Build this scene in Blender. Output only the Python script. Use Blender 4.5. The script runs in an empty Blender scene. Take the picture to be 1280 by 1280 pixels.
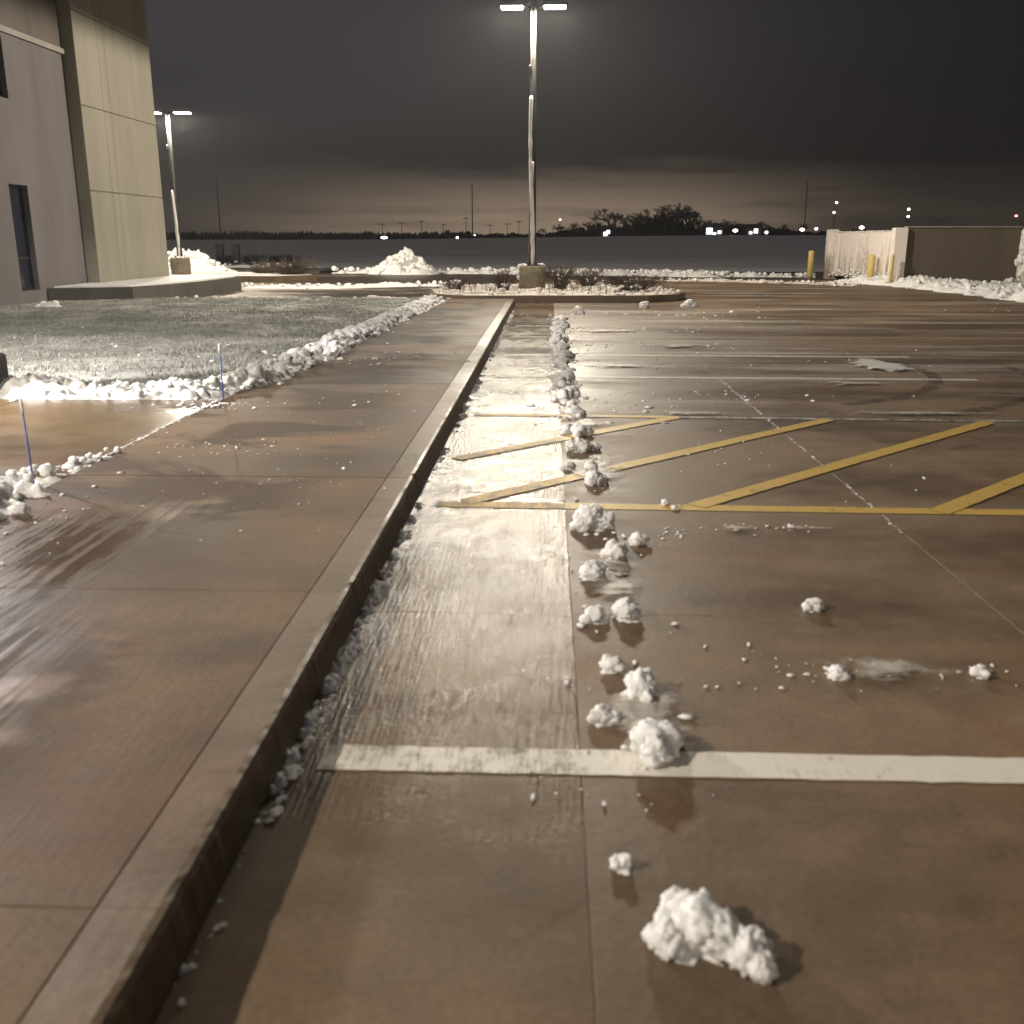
import bpy, bmesh, math, random
import numpy as np
from mathutils import Vector, Matrix, noise, Euler

random.seed(7)
rng = np.random.default_rng(7)
R = math.radians
S = bpy.context.scene
COL = S.collection

# ------------------------------------------------------------------ camera
cam_d = bpy.data.cameras.new('camera')
cam_d.sensor_width = 36
cam_d.lens = 36 * 1230 / 1280
cam_d.clip_start = 0.05
cam_d.clip_end = 4000
cam = bpy.data.objects.new('camera', cam_d)
cam.location = (0, 0, 1.4)
cam.rotation_euler = (R(90 - 15.625), 0, R(2.107))
COL.objects.link(cam)
S.camera = cam
cam_d.dof.use_dof = True
cam_d.dof.focus_distance = 18
cam_d.dof.aperture_fstop = 3.2

# ------------------------------------------------------------------ exposure
S.view_settings.view_transform = 'Standard'
S.view_settings.look = 'None'
S.view_settings.gamma = 1
S.view_settings.exposure = 0
S.view_settings.use_curve_mapping = False
S.cycles.max_bounces = 5
S.cycles.use_denoising = True
S.cycles.sample_clamp_indirect = 4

# ------------------------------------------------------------------ night sky
W = bpy.data.worlds.new('World')
S.world = W
W.use_nodes = True
wt = W.node_tree
wt.nodes.clear()


class NT:
    """small helper to wire nodes"""
    def __init__(s, tree):
        s.t = tree

    def n(s, kind, **kw):
        nd = s.t.nodes.new(kind)
        for k, v in kw.items():
            if hasattr(nd, k) and k not in nd.inputs:
                setattr(nd, k, v)
            else:
                s.put(nd.inputs[k], v)
        return nd

    def put(s, sock, v):
        if isinstance(v, bpy.types.NodeSocket):
            s.t.links.new(v, sock)
        elif isinstance(v, bpy.types.Node):
            s.t.links.new(v.outputs[0], sock)
        else:
            sock.default_value = v

    def m(s, op, a, b=None, c=None, clamp=False):
        nd = s.t.nodes.new('ShaderNodeMath')
        nd.operation = op
        nd.use_clamp = clamp
        s.put(nd.inputs[0], a)
        if b is not None: s.put(nd.inputs[1], b)
        if c is not None: s.put(nd.inputs[2], c)
        return nd.outputs[0]

    def mul(s, a, b): return s.m('MULTIPLY', a, b)
    def add(s, a, b): return s.m('ADD', a, b)
    def sub(s, a, b): return s.m('SUBTRACT', a, b)

    def ss(s, v, lo, hi, a=0.0, b=1.0):
        nd = s.t.nodes.new('ShaderNodeMapRange')
        nd.interpolation_type = 'SMOOTHSTEP'
        for i, x in enumerate((v, lo, hi, a, b)):
            s.put(nd.inputs[i], x)
        return nd.outputs[0]

    def lin(s, v, lo, hi, a=0.0, b=1.0):
        nd = s.t.nodes.new('ShaderNodeMapRange')
        for i, x in enumerate((v, lo, hi, a, b)):
            s.put(nd.inputs[i], x)
        return nd.outputs[0]

    def mix(s, f, a, b):
        nd = s.t.nodes.new('ShaderNodeMix')
        nd.data_type = 'RGBA'
        s.put(nd.inputs[0], f)
        for sock, v in ((nd.inputs[6], a), (nd.inputs[7], b)):
            if isinstance(v, tuple) and len(v) == 3: v = v + (1,)
            s.put(sock, v)
        return nd.outputs[2]

    def vmul(s, v, xyz):
        nd = s.t.nodes.new('ShaderNodeVectorMath')
        nd.operation = 'MULTIPLY'
        s.put(nd.inputs[0], v)
        nd.inputs[1].default_value = xyz
        return nd.outputs[0]

    def noise(s, v, scale, detail=4, rough=0.55, dist=0.0):
        nd = s.t.nodes.new('ShaderNodeTexNoise')
        s.put(nd.inputs['Vector'], v)
        nd.inputs['Scale'].default_value = scale
        nd.inputs['Detail'].default_value = detail
        nd.inputs['Roughness'].default_value = rough
        nd.inputs['Distortion'].default_value = dist
        return nd.outputs[0]

    def sep(s, v):
        nd = s.t.nodes.new('ShaderNodeSeparateXYZ')
        s.put(nd.inputs[0], v)
        return nd.outputs

    def bump(s, h, strength, dist, normal=None):
        nd = s.t.nodes.new('ShaderNodeBump')
        nd.inputs['Strength'].default_value = strength
        nd.inputs['Distance'].default_value = dist
        s.put(nd.inputs['Height'], h)
        if normal is not None: s.put(nd.inputs['Normal'], normal)
        return nd.outputs[0]


w = NT(wt)
tc = w.n('ShaderNodeTexCoord')
dx, dy, dz = w.sep(tc.outputs['Generated'])
cl = w.noise(w.vmul(tc.outputs['Generated'], (1.6, 1.6, 9.0)), 2.2, 4, 0.5)
cl2 = w.noise(w.vmul(tc.outputs['Generated'], (3.0, 3.0, 34.0)), 2.0, 5, 0.55)
# low cloud: grey-violet overhead to the left, darker to the right
side = w.ss(dx, -0.5, 0.55)
hi = w.mix(side, (0.050, 0.045, 0.048), (0.011, 0.0095, 0.0102))
lowc = w.mix(side, (0.026, 0.0238, 0.0238), (0.0120, 0.0108, 0.0098))
elev = w.add(dz, w.mul(w.sub(cl, 0.5), 0.09))
base = w.mix(w.ss(elev, 0.045, 0.17), lowc, hi)
bandf = w.mul(w.ss(w.add(dz, w.mul(w.sub(cl2, 0.5), 0.07)), 0.075, 0.012), w.lin(cl2, 0.3, 0.7, 0.40, 1.3))
glowside = w.add(w.mul(w.ss(w.m('ABSOLUTE', w.sub(dx, 0.0)), 0.36, 0.02), 1.0), w.mul(w.ss(w.m('ABSOLUTE', dx), 0.9, 0.2), 0.14))
front = w.ss(dy, -0.2, 0.6)
glow = w.mul(w.mul(bandf, glowside), front)
base = w.mix(w.ss(dz, 0.2, 0.6), base, (0.066, 0.060, 0.060))
sky = w.mix(w.m('MINIMUM', glow, 1.0), base, (0.29, 0.215, 0.150))
bg = w.n('ShaderNodeBackground', Color=sky, Strength=1.0)
wo = w.n('ShaderNodeOutputWorld')
wt.links.new(bg.outputs[0], wo.inputs[0])

# ------------------------------------------------------------------ materials
MATS = {}


def newmat(name):
    m = bpy.data.materials.new(name)
    m.use_nodes = True
    t = NT(m.node_tree)
    b = m.node_tree.nodes['Principled BSDF']
    MATS[name] = m
    return m, t, b


def geo(t):
    return t.n('ShaderNodeNewGeometry').outputs['Position']


def plain(name, col, rough=0.6, metal=0.0, var=0.18, scale=9.0, bump=0.15, bscale=60.0):
    m, t, b = newmat(name)
    p = t.n('ShaderNodeTexCoord').outputs['Object']
    n1 = t.noise(p, scale, 5, 0.6)
    f = t.lin(n1, 0.3, 0.7, 1 - var, 1 + var)
    c = t.n('ShaderNodeVectorMath', operation='MULTIPLY')
    c.inputs[0].default_value = col
    t.put(c.inputs[1], f)
    t.put(b.inputs['Base Color'], c.outputs[0])
    b.inputs['Metallic'].default_value = metal
    t.put(b.inputs['Roughness'], t.lin(n1, 0.3, 0.7, max(0.05, rough - 0.1), min(1, rough + 0.1)))
    if bump:
        t.put(b.inputs['Normal'], t.bump(t.noise(p, bscale, 3), bump, 0.01))
    return m


def wet_fields(t, p):
    """large soft patches of wetter and drier pavement, in world metres"""
    a = t.noise(t.vmul(p, (0.45, 0.75, 1)), 1.0, 4, 0.55, 0.4)
    b = t.noise(t.vmul(p, (0.10, 0.85, 1)), 1.0, 5, 0.6)
    return a, b


def pavement(name, cola, colb, r0, r1, streak=(90, 7), sb=0.25, dust=0.0, film=False, strip=False):
    m, t, b = newmat(name)
    p = geo(t)
    a, bb = wet_fields(t, p)
    fine = t.noise(p, 55, 3, 0.6)
    mid = t.noise(p, 4.5, 5, 0.65)
    f = t.ss(t.add(t.mul(a, 0.55), t.mul(bb, 0.45)), 0.40, 0.60)
    c = t.mix(f, cola, colb)
    red = t.ss(t.noise(t.vmul(p, (0.8, 1.0, 1)), 1.3, 3, 0.5), 0.50, 0.68)
    hue = t.n('ShaderNodeVectorMath', operation='MULTIPLY')
    t.put(hue.inputs[0], c)
    hue.inputs[1].default_value = (1.05, 0.92, 0.86)
    c = t.mix(red, c, hue.outputs[0])
    grain = t.noise(p, 260, 2, 0.8)
    # hairline crazing in the slab surface
    vr = t.n('ShaderNodeTexVoronoi', feature='DISTANCE_TO_EDGE')
    t.put(vr.inputs['Vector'], t.add(t.vmul(p, (0.5, 0.42, 0)), 0.0) if False else t.vmul(p, (0.5, 0.42, 0)))
    vr.inputs['Scale'].default_value = 0.9
    crack = t.mul(t.ss(vr.outputs[0], 0.006, 0.0), t.ss(t.noise(p, 0.9, 3), 0.5, 0.62))
    k = t.add(t.add(t.lin(grain, 0.3, 0.7, -0.13, 0.13), t.mul(crack, -0.28)), 0.0)
    k = t.add(k, t.lin(fine, 0.25, 0.75, -0.18, 0.18))
    k = t.add(t.mul(k, 1.0), t.lin(mid, 0.3, 0.7, 0.84, 1.16))
    hs = t.n('ShaderNodeHueSaturation')
    t.put(hs.inputs['Value'], k)
    t.put(hs.inputs['Color'], c)
    c = hs.outputs[0]
    rough = t.add(t.lin(f, 0, 1, r1, r0), t.lin(mid, 0.3, 0.7, -0.07, 0.07))
    if dust > 0:
        # thin dry salt and snow film left in cross bands
        y = t.sep(p)[1]
        far = t.ss(y, 6.5, 10.0)
        d = t.noise(t.vmul(p, (0.16, 1.25, 1)), 1.0, 5, 0.62)
        d2 = t.noise(p, 16, 4, 0.7)
        mk = t.mul(t.ss(t.add(d, t.mul(t.sub(d2, 0.5), 0.26)), 0.50, 0.67), far)
        mk = t.mul(mk, dust)
        c = t.mix(mk, c, (0.42, 0.39, 0.34))
        rough = t.add(rough, t.mul(mk, 0.25))
    st = t.noise(t.vmul(p, (streak[0], streak[1], 1)), 1.0, 4, 0.6)
    if film:
        # scraped water film along the outer edge of the walk
        x, y, z = t.sep(p)
        scr = t.noise(t.vmul(p, (16, 0.9, 1)), 1.0, 5, 0.7)
        w_ = t.mul(t.ss(t.add(x, t.mul(t.sub(a, 0.5), 1.3)), -1.40, -1.80), t.ss(y, 4.9, 4.0))
        w_ = t.mul(w_, t.ss(scr, 0.40, 0.56))
        rough = t.m('MAXIMUM', t.sub(rough, t.mul(w_, 0.40)), 0.16)
        # dark soaked patches farther along the walk
        sk1 = t.mul(t.ss(t.noise(t.vmul(p, (0.55, 0.75, 1)), 1.0, 3, 0.5), 0.50, 0.60), t.ss(y, 7.5, 10.0))
        sk2 = t.mul(t.ss(t.noise(t.vmul(p, (0.9, 1.25, 1)), 1.0, 4, 0.55, 0.6), 0.49, 0.58), 0.80)
        soak = t.mul(t.m('MAXIMUM', sk1, sk2), t.ss(x, -1.05, -1.45))
        rough = t.add(rough, t.mul(soak, 0.12))
        c = t.mix(t.mul(soak, 0.75), c, (0.030, 0.023, 0.018))
    t.put(b.inputs['Base Color'], c)
    t.put(b.inputs['Roughness'], t.m('MINIMUM', t.m('MAXIMUM', rough, 0.12), 0.95))
    hgt = t.add(t.mul(st, 1.0), t.mul(fine, 0.35))
    if strip:
        # the scraped ice ends a few metres from the viewpoint
        y = t.sep(p)[1]
        near = t.ss(t.add(y, t.mul(t.sub(mid, 0.5), 2.4)), 2.6, 1.9)
        hole = t.ss(t.noise(t.vmul(p, (2.2, 0.9, 1)), 1.0, 3, 0.5), 0.50, 0.72)
        rough = t.add(rough, t.add(t.mul(near, 0.34), t.mul(hole, 0.10)))
        for l in list(b.inputs['Roughness'].links): t.t.links.remove(l)
        t.put(b.inputs['Roughness'], t.m('MINIMUM', t.m('MAXIMUM', rough, 0.12), 0.95))
        nb = t.bump(hgt, sb, 0.008)
        t.put(nb.node.inputs['Strength'], t.lin(near, 0, 1, sb, 0.06))
        t.put(b.inputs['Normal'], nb)
    else:
        t.put(b.inputs['Normal'], t.bump(hgt, sb, 0.006))
    if strip:
        # drier bands reflect less than the ice glaze
        far = t.ss(t.sep(p)[1], 7.5, 11.0)
        dry = t.ss(t.noise(t.vmul(p, (0.9, 1.7, 1)), 1.0, 4, 0.6), 0.42, 0.60)
        t.put(b.inputs['Specular IOR Level'], t.mul(t.lin(dry, 0, 1, 0.30, 0.16), t.lin(far, 0, 1, 1.0, 0.38)))
    elif film:
        t.put(b.inputs['Specular IOR Level'], t.lin(w_, 0, 1, 0.19, 0.6))
    else:
        b.inputs['Specular IOR Level'].default_value = 0.42
    return m


M_lot = pavement('wet lot concrete', (0.195, 0.135, 0.083), (0.108, 0.073, 0.044), 0.46, 0.64, (24, 20), 0.28, dust=0.7)
M_strip = pavement('icy gutter concrete', (0.186, 0.131, 0.081), (0.108, 0.075, 0.046), 0.20, 0.31, (62, 5), 1.0, dust=0.0, strip=True)
M_walk = pavement('wet sidewalk concrete', (0.172, 0.116, 0.071), (0.078, 0.052, 0.031), 0.56, 0.70, (60, 4), 0.22, dust=0.30, film=True)
M_kerb = pavement('kerb concrete', (0.172, 0.122, 0.077), (0.105, 0.075, 0.047), 0.40, 0.60, (30, 12), 0.25)
M_path = pavement('golden wet path concrete', (0.120, 0.076, 0.034), (0.075, 0.047, 0.022), 0.26, 0.42, (14, 40), 0.25)
M_base = plain('dark joint filler', (0.060, 0.047, 0.036), 0.9, 0, 0.2, 3, 0)


def snowmat(name, col=(0.80, 0.79, 0.77), dirt=0.10, fine=1.0):
    m, t, b = newmat(name)
    p = geo(t)
    n1 = t.noise(p, 5, 5, 0.65)
    n2 = t.noise(p, 70, 3, 0.7)
    n3 = t.noise(p, 22, 4, 0.7)
    c = t.mix(t.ss(n1, 0.52, 0.75), col, tuple(x * (1 - dirt * k) for x, k in zip(col, (1.6, 1.9, 2.3))))
    t.put(b.inputs['Base Color'], c)
    b.inputs['Roughness'].default_value = 0.75
    b.inputs['Subsurface Weight'].default_value = 0.45
    b.inputs['Subsurface Radius'].default_value = (0.05, 0.052, 0.055)
    b.inputs['Subsurface Scale'].default_value = 0.7
    h = t.add(t.mul(n3, 1.0), t.mul(n2, 0.5))
    t.put(b.inputs['Normal'], t.bump(h, 0.55 * fine, 0.02))
    return m


M_snow = snowmat('crumbly snow')
M_snowd = snowmat('dirty roadside snow', (0.66, 0.60, 0.54), 0.22)

# field snow: thin cover with stubble showing
m, t, b = newmat('field snow')
p = geo(t)
n1 = t.noise(t.vmul(p, (0.06, 0.25, 1)), 1.0, 5, 0.6)
n2 = t.noise(p, 5, 4, 0.7)
c = t.mix(t.ss(t.add(n1, t.mul(t.sub(n2, 0.5), 0.5)), 0.45, 0.75), (0.78, 0.765, 0.75), (0.52, 0.49, 0.46))
t.put(b.inputs['Base Color'], c)
b.inputs['Roughness'].default_value = 0.85
t.put(b.inputs['Normal'], t.bump(n2, 0.5, 0.05))
M_field = m

# road beyond the lot: brown wet surface with packed snow
m, t, b = newmat('slushy road')
p = geo(t)
n1 = t.noise(t.vmul(p, (0.10, 0.42, 1)), 1.0, 6, 0.62, 0.5)
n2 = t.noise(p, 2.6, 5, 0.7)
x, y, z = t.sep(p)
lean = t.add(t.lin(x, -9, 1, 0.10, -0.10), t.mul(t.ss(y, 29, 33), -0.17))
v = t.add(t.add(n1, t.mul(t.sub(n2, 0.5), 0.32)), lean)
mk = t.ss(v, 0.47, 0.62)
c = t.mix(mk, (0.060, 0.043, 0.032), (0.46, 0.38, 0.31))
t.put(b.inputs['Base Color'], c)
t.put(b.inputs['Roughness'], t.lin(mk, 0, 1, 0.38, 0.75))
t.put(b.inputs['Normal'], t.bump(n2, 0.5, 0.03))
M_road = m

# lawn under a thin dusting
m, t, b = newmat('frosted lawn soil')
p = geo(t)
n1 = t.noise(p, 0.7, 4, 0.6)
n2 = t.noise(p, 6.5, 5, 0.7)
n3 = t.noise(p, 38, 3, 0.7)
y = t.sep(p)[1]
v = t.add(t.add(t.mul(n1, 0.45), t.mul(n2, 0.4)), t.mul(n3, 0.35))
mk = t.ss(v, 0.50, 0.72)
c = t.mix(mk, (0.190, 0.195, 0.165), (0.50, 0.49, 0.46))
t.put(b.inputs['Base Color'], c)
b.inputs['Roughness'].default_value = 0.85
t.put(b.inputs['Normal'], t.bump(t.add(n2, t.mul(n3, 0.6)), 0.9, 0.05))
M_lawn = m

m, t, b = newmat('grass blade')
p = geo(t)
n1 = t.noise(p, 3.0, 3, 0.6)
t.put(b.inputs['Base Color'], t.mix(t.ss(n1, 0.4, 0.65), (0.22, 0.222, 0.185), (0.38, 0.372, 0.34)))
b.inputs['Roughness'].default_value = 0.8
M_grass = m


def paint(name, col, wear0, wear1, under=(0.10, 0.076, 0.056)):
    m, t, b = newmat(name)
    p = geo(t)
    n1 = t.noise(p, 9, 5, 0.7)
    n2 = t.noise(t.vmul(p, (70, 9, 1)), 1.0, 3, 0.6)
    x = t.sep(p)[0]
    strip = t.ss(x, 0.16, 0.04)          # scraped ice film in the gutter strip
    wv = t.add(t.add(t.mul(n1, 0.6), t.mul(n2, 0.4)), t.mul(strip, 0.10))
    mk = t.ss(wv, wear0, wear1)
    t.put(b.inputs['Base Color'], t.mix(mk, col, under))
    t.put(b.inputs['Roughness'], t.lin(strip, 0, 1, 0.55, 0.62))
    t.put(b.inputs['Normal'], t.bump(n2, 0.18, 0.006))
    return m


M_white = paint('white road paint', (0.70, 0.66, 0.58), 0.53, 0.78)
M_yel = paint('yellow road paint', (0.56, 0.37, 0.085), 0.49, 0.76)
M_whitegone = paint('nearly worn off white paint', (0.50, 0.47, 0.42), 0.36, 0.60)
M_whitefar = paint('faded white road paint', (0.66, 0.63, 0.57), 0.47, 0.72)


def facade(name, col, grain=0.35):
    m, t, b = newmat(name)
    p = geo(t)
    n1 = t.noise(p, 120, 3, 0.7)
    n2 = t.noise(t.vmul(p, (1.3, 1.3, 0.2)), 1.0, 5, 0.65)
    hs = t.n('ShaderNodeHueSaturation')
    t.put(hs.inputs['Color'], col + (1,))
    t.put(hs.inputs['Value'], t.add(t.lin(n2, 0.3, 0.7, 0.80, 1.10), t.lin(n1, 0.3, 0.7, -0.06, 0.06)))
    t.put(b.inputs['Base Color'], hs.outputs[0])
    b.inputs['Roughness'].default_value = 0.85
    t.put(b.inputs['Normal'], t.bump(n1, grain, 0.006))
    return m


M_panel = facade('warm stucco panel', (0.285, 0.262, 0.213))
M_wallL = facade('grey violet stucco', (0.150, 0.134, 0.136))
M_wallU = facade('taupe stucco', (0.125, 0.106, 0.094))
M_trim = facade('pale trim', (0.30, 0.275, 0.25), 0.2)
M_plinth = facade('dark plinth concrete', (0.085, 0.078, 0.068))
M_encl = facade('brown enclosure stucco', (0.120, 0.096, 0.070))
M_frame = plain('dark window frame', (0.035, 0.035, 0.042), 0.45, 0.5)
m, t, b = newmat('dark window glass')
b.inputs['Base Color'].default_value = (0.020, 0.022, 0.034, 1)
b.inputs['Roughness'].default_value = 0.12
M_glass = m
M_pole = plain('dark bronze pole', (0.060, 0.056, 0.054), 0.42, 0.6, 0.15)
M_head = plain('grey lamp housing', (0.22, 0.22, 0.22), 0.45, 0.4)
M_ped = plain('rough concrete footing', (0.200, 0.165, 0.120), 0.85, 0, 0.35, 14, 0.6, 50)
M_boll = plain('yellow bollard sleeve', (0.62, 0.46, 0.15), 0.5, 0, 0.10, 4, 0.05)
m, t, b = newmat('snow plastered boards')
p = geo(t)
v1 = t.noise(t.vmul(p, (2.5, 2.5, 0.35)), 1.0, 5, 0.65)
v2 = t.noise(p, 9, 5, 0.7)
z = t.sep(p)[2]
mk = t.ss(t.add(t.add(t.mul(v1, 0.7), t.mul(v2, 0.3)), t.lin(z, 0.0, 1.5, -0.10, 0.10)), 0.34, 0.54)
t.put(b.inputs['Base Color'], t.mix(mk, (0.30, 0.23, 0.195), (0.84, 0.76, 0.70)))
b.inputs['Roughness'].default_value = 0.8
t.put(b.inputs['Normal'], t.bump(v2, 0.7, 0.03))
M_gate = m
M_twig = plain('dry twig', (0.075, 0.050, 0.034), 0.85, 0, 0.3, 5, 0)
M_dryg = plain('dry ornamental grass', (0.105, 0.076, 0.052), 0.85, 0, 0.3, 5, 0)
M_tree = plain('bare winter bark', (0.016, 0.014, 0.013), 0.9, 0, 0.3, 2, 0)
M_blue = plain('blue marker fibreglass', (0.070, 0.105, 0.36), 0.4, 0, 0.1)
M_tip = plain('reflective white tape', (0.80, 0.80, 0.82), 0.35, 0, 0.05)
M_rub = plain('dark wet metal', (0.022, 0.022, 0.024), 0.5, 0.3)
M_ice = plain('grey refrozen slush', (0.52, 0.49, 0.44), 0.5, 0, 0.25, 7, 0.5, 30)
m, t, b = newmat('damp tyre track')
p = geo(t)
n1 = t.noise(p, 6, 5, 0.7)
b.inputs['Base Color'].default_value = (0.055, 0.038, 0.024, 1)
b.inputs['Roughness'].default_value = 0.5
t.put(b.inputs['Alpha'], t.mul(t.ss(n1, 0.36, 0.66), 0.55))
M_tyre = m


def emit(name, col, s):
    m, t, b = newmat(name)
    b.inputs['Base Color'].default_value = (0.8, 0.8, 0.8, 1)
    b.inputs['Emission Color'].default_value = col + (1,)
    b.inputs['Emission Strength'].default_value = s
    return m


M_led = emit('lit lamp lens', (1.0, 0.93, 0.80), 60)
M_far = emit('far white lamp', (1.0, 0.95, 0.9), 6)
M_farr = emit('far red lamp', (1.0, 0.35, 0.3), 3)
M_fwin = emit('far lit window', (0.95, 0.97, 1.0), 3.0)
M_fwall = plain('far shed wall', (0.10, 0.09, 0.085), 0.8)

# ------------------------------------------------------------------ mesh helpers


class MB:
    def __init__(s):
        s.v = []
        s.f = []
        s.n = 0

    def addm(s, v, f):
        s.v.append(np.asarray(v, dtype=np.float32))
        k = s.n
        s.f.extend([tuple(i + k for i in q) for q in f])
        s.n += len(v)

    def box(s, x0, x1, y0, y1, z0, z1, M=None):
        v = np.array([(x0, y0, z0), (x1, y0, z0), (x1, y1, z0), (x0, y1, z0), (x0, y0, z1), (x1, y0, z1), (x1, y1, z1), (x0, y1, z1)], float)
        if M is not None:
            v = np.array([tuple(M @ Vector(q)) for q in v])
        s.addm(v, [(3, 2, 1, 0), (4, 5, 6, 7), (0, 1, 5, 4), (1, 2, 6, 5), (2, 3, 7, 6), (3, 0, 4, 7)])

    def bbox(s, x0, x1, y0, y1, z0, z1, b):
        """box whose top edges are chamfered"""
        lo = [(x0, y0), (x1, y0), (x1, y1), (x0, y1)]
        hi = [(x0 + b, y0 + b), (x1 - b, y0 + b), (x1 - b, y1 - b), (x0 + b, y1 - b)]
        v = [(x, y, z0) for x, y in lo] + [(x, y, z1 - b) for x, y in lo] + [(x, y, z1) for x, y in hi]
        f = [(3, 2, 1, 0), (8, 9, 10, 11)]
        for i in range(4):
            j = (i + 1) % 4
            f += [(i, j, 4 + j, 4 + i), (4 + i, 4 + j, 8 + j, 8 + i)]
        s.addm(v, f)

    def tube(s, pts, rad, n=6, cap=True):
        pts = [Vector(q) for q in pts]
        if not hasattr(rad, '__len__'): rad = [rad] * len(pts)
        v = []
        up = Vector((0.13, 0.31, 0.94))
        for i, q in enumerate(pts):
            d = (pts[min(i + 1, len(pts) - 1)] - pts[max(i - 1, 0)]).normalized()
            a = d.cross(up)
            if a.length < 0.1: a = d.cross(Vector((1, 0, 0)))
            a.normalize()
            c = d.cross(a)
            for k in range(n):
                g = 2 * math.pi * k / n
                v.append(tuple(q + (a * math.cos(g) + c * math.sin(g)) * rad[i]))
        f = []
        for i in range(len(pts) - 1):
            for k in range(n):
                k2 = (k + 1) % n
                f.append((i * n + k, i * n + k2, (i + 1) * n + k2, (i + 1) * n + k))
        if cap:
            f.append(tuple(range(n - 1, -1, -1)))
            f.append(tuple((len(pts) - 1) * n + k for k in range(n)))
        s.addm(v, f)

    def lathe(s, prof, cx=0, cy=0, n=20):
        v = []
        for r, z in prof:
            for k in range(n):
                g = 2 * math.pi * k / n
                v.append((cx + r * math.cos(g), cy + r * math.sin(g), z))
        f = []
        for i in range(len(prof) - 1):
            for k in range(n):
                k2 = (k + 1) % n
                f.append((i * n + k, i * n + k2, (i + 1) * n + k2, (i + 1) * n + k))
        f.append(tuple(range(n - 1, -1, -1)))
        f.append(tuple((len(prof) - 1) * n + k for k in range(n)))
        s.addm(v, f)

    def build(s, name, mat, parent=None, smooth=False, loc=None):
        me = bpy.data.meshes.new(name)
        v = np.concatenate(s.v) if s.v else np.zeros((0, 3))
        me.from_pydata(v.tolist(), [], s.f)
        me.materials.append(mat)
        if smooth:
            me.polygons.foreach_set('use_smooth', [True] * len(me.polygons))
        me.update()
        o = bpy.data.objects.new(name, me)
        COL.objects.link(o)
        if parent is not None: o.parent = parent
        if loc is not None: o.location = loc
        return o


def tag(o, label=None, cat=None, group=None, kind=None):
    if label: o['label'] = label
    if cat: o['category'] = cat
    if group: o['group'] = group
    if kind: o['kind'] = kind
    return o


def empty(name, loc, label=None, cat=None, group=None, kind=None, rz=0):
    o = bpy.data.objects.new(name, None)
    o.empty_display_size = 0.2
    o.location = loc
    o.rotation_euler = (0, 0, rz)
    COL.objects.link(o)
    return tag(o, label, cat, group, kind)


def link_copy(o, parent, loc=None):
    c = o.copy()
    COL.objects.link(c)
    c.parent = parent
    if loc is not None: c.location = loc
    return c


def copy_tree(o, parent=None):
    c = o.copy()
    COL.objects.link(c)
    c.parent = parent
    for ch in list(o.children):
        copy_tree(ch, c)
    return c


# crumbly snow lumps ---------------------------------------------------------
def ico(sub):
    bm = bmesh.new()
    bmesh.ops.create_icosphere(bm, subdivisions=sub, radius=1)
    v = np.array([tuple(q.co) for q in bm.verts])
    f = [tuple(x.index for x in q.verts) for q in bm.faces]
    bm.free()
    return v, f


def lump(sub, seed, amp=0.45):
    v, f = ico(sub)
    o = Vector((seed * 3.17, seed * 1.31, seed * 0.7))
    out = []
    for q in v:
        p = Vector(q)
        a = noise.fractal(p * 1.3 + o, 0.9, 2.1, 5)
        d = noise.voronoi(p * 2.3 + o)[0]
        c = (d[1] - d[0])
        d5 = noise.voronoi(p * 5.5 + o)[0]
        k = 1 + amp * a * 0.75 + amp * 0.65 * (c - 0.35) + amp * 0.22 * (0.4 - d5[0])
        out.append(tuple(p * max(0.35, k)))
    return np.array(out), f


LUMPS = {s: [lump(s, i + s * 10, 0.5) for i in range(8 if s < 4 else 6)] for s in (2, 3, 4)}
PEB = [lump(1, 40 + i, 1.1) for i in range(8)]


def put_lump(mb, sub, x, y, z, r, flat=0.8, rnd=random):
    v, f = (PEB if sub == 1 else LUMPS[sub])[rnd.randrange(len(PEB) if sub == 1 else len(LUMPS[sub]))]
    E = np.array(Euler((rnd.uniform(0, 6.3), rnd.uniform(0, 6.3), rnd.uniform(0, 6.3))).to_matrix())
    s = np.array([r * rnd.uniform(0.8, 1.25), r * rnd.uniform(0.8, 1.25), r * flat])
    if sub == 1: s[:2] *= (rnd.uniform(0.5, 1.5), rnd.uniform(0.5, 1.5)); s *= rnd.choice((0.4, 0.55, 0.7, 0.9, 1.4))
    q = (v @ E.T) * s + np.array([x, y, z])
    mb.addm(q, f)


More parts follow.
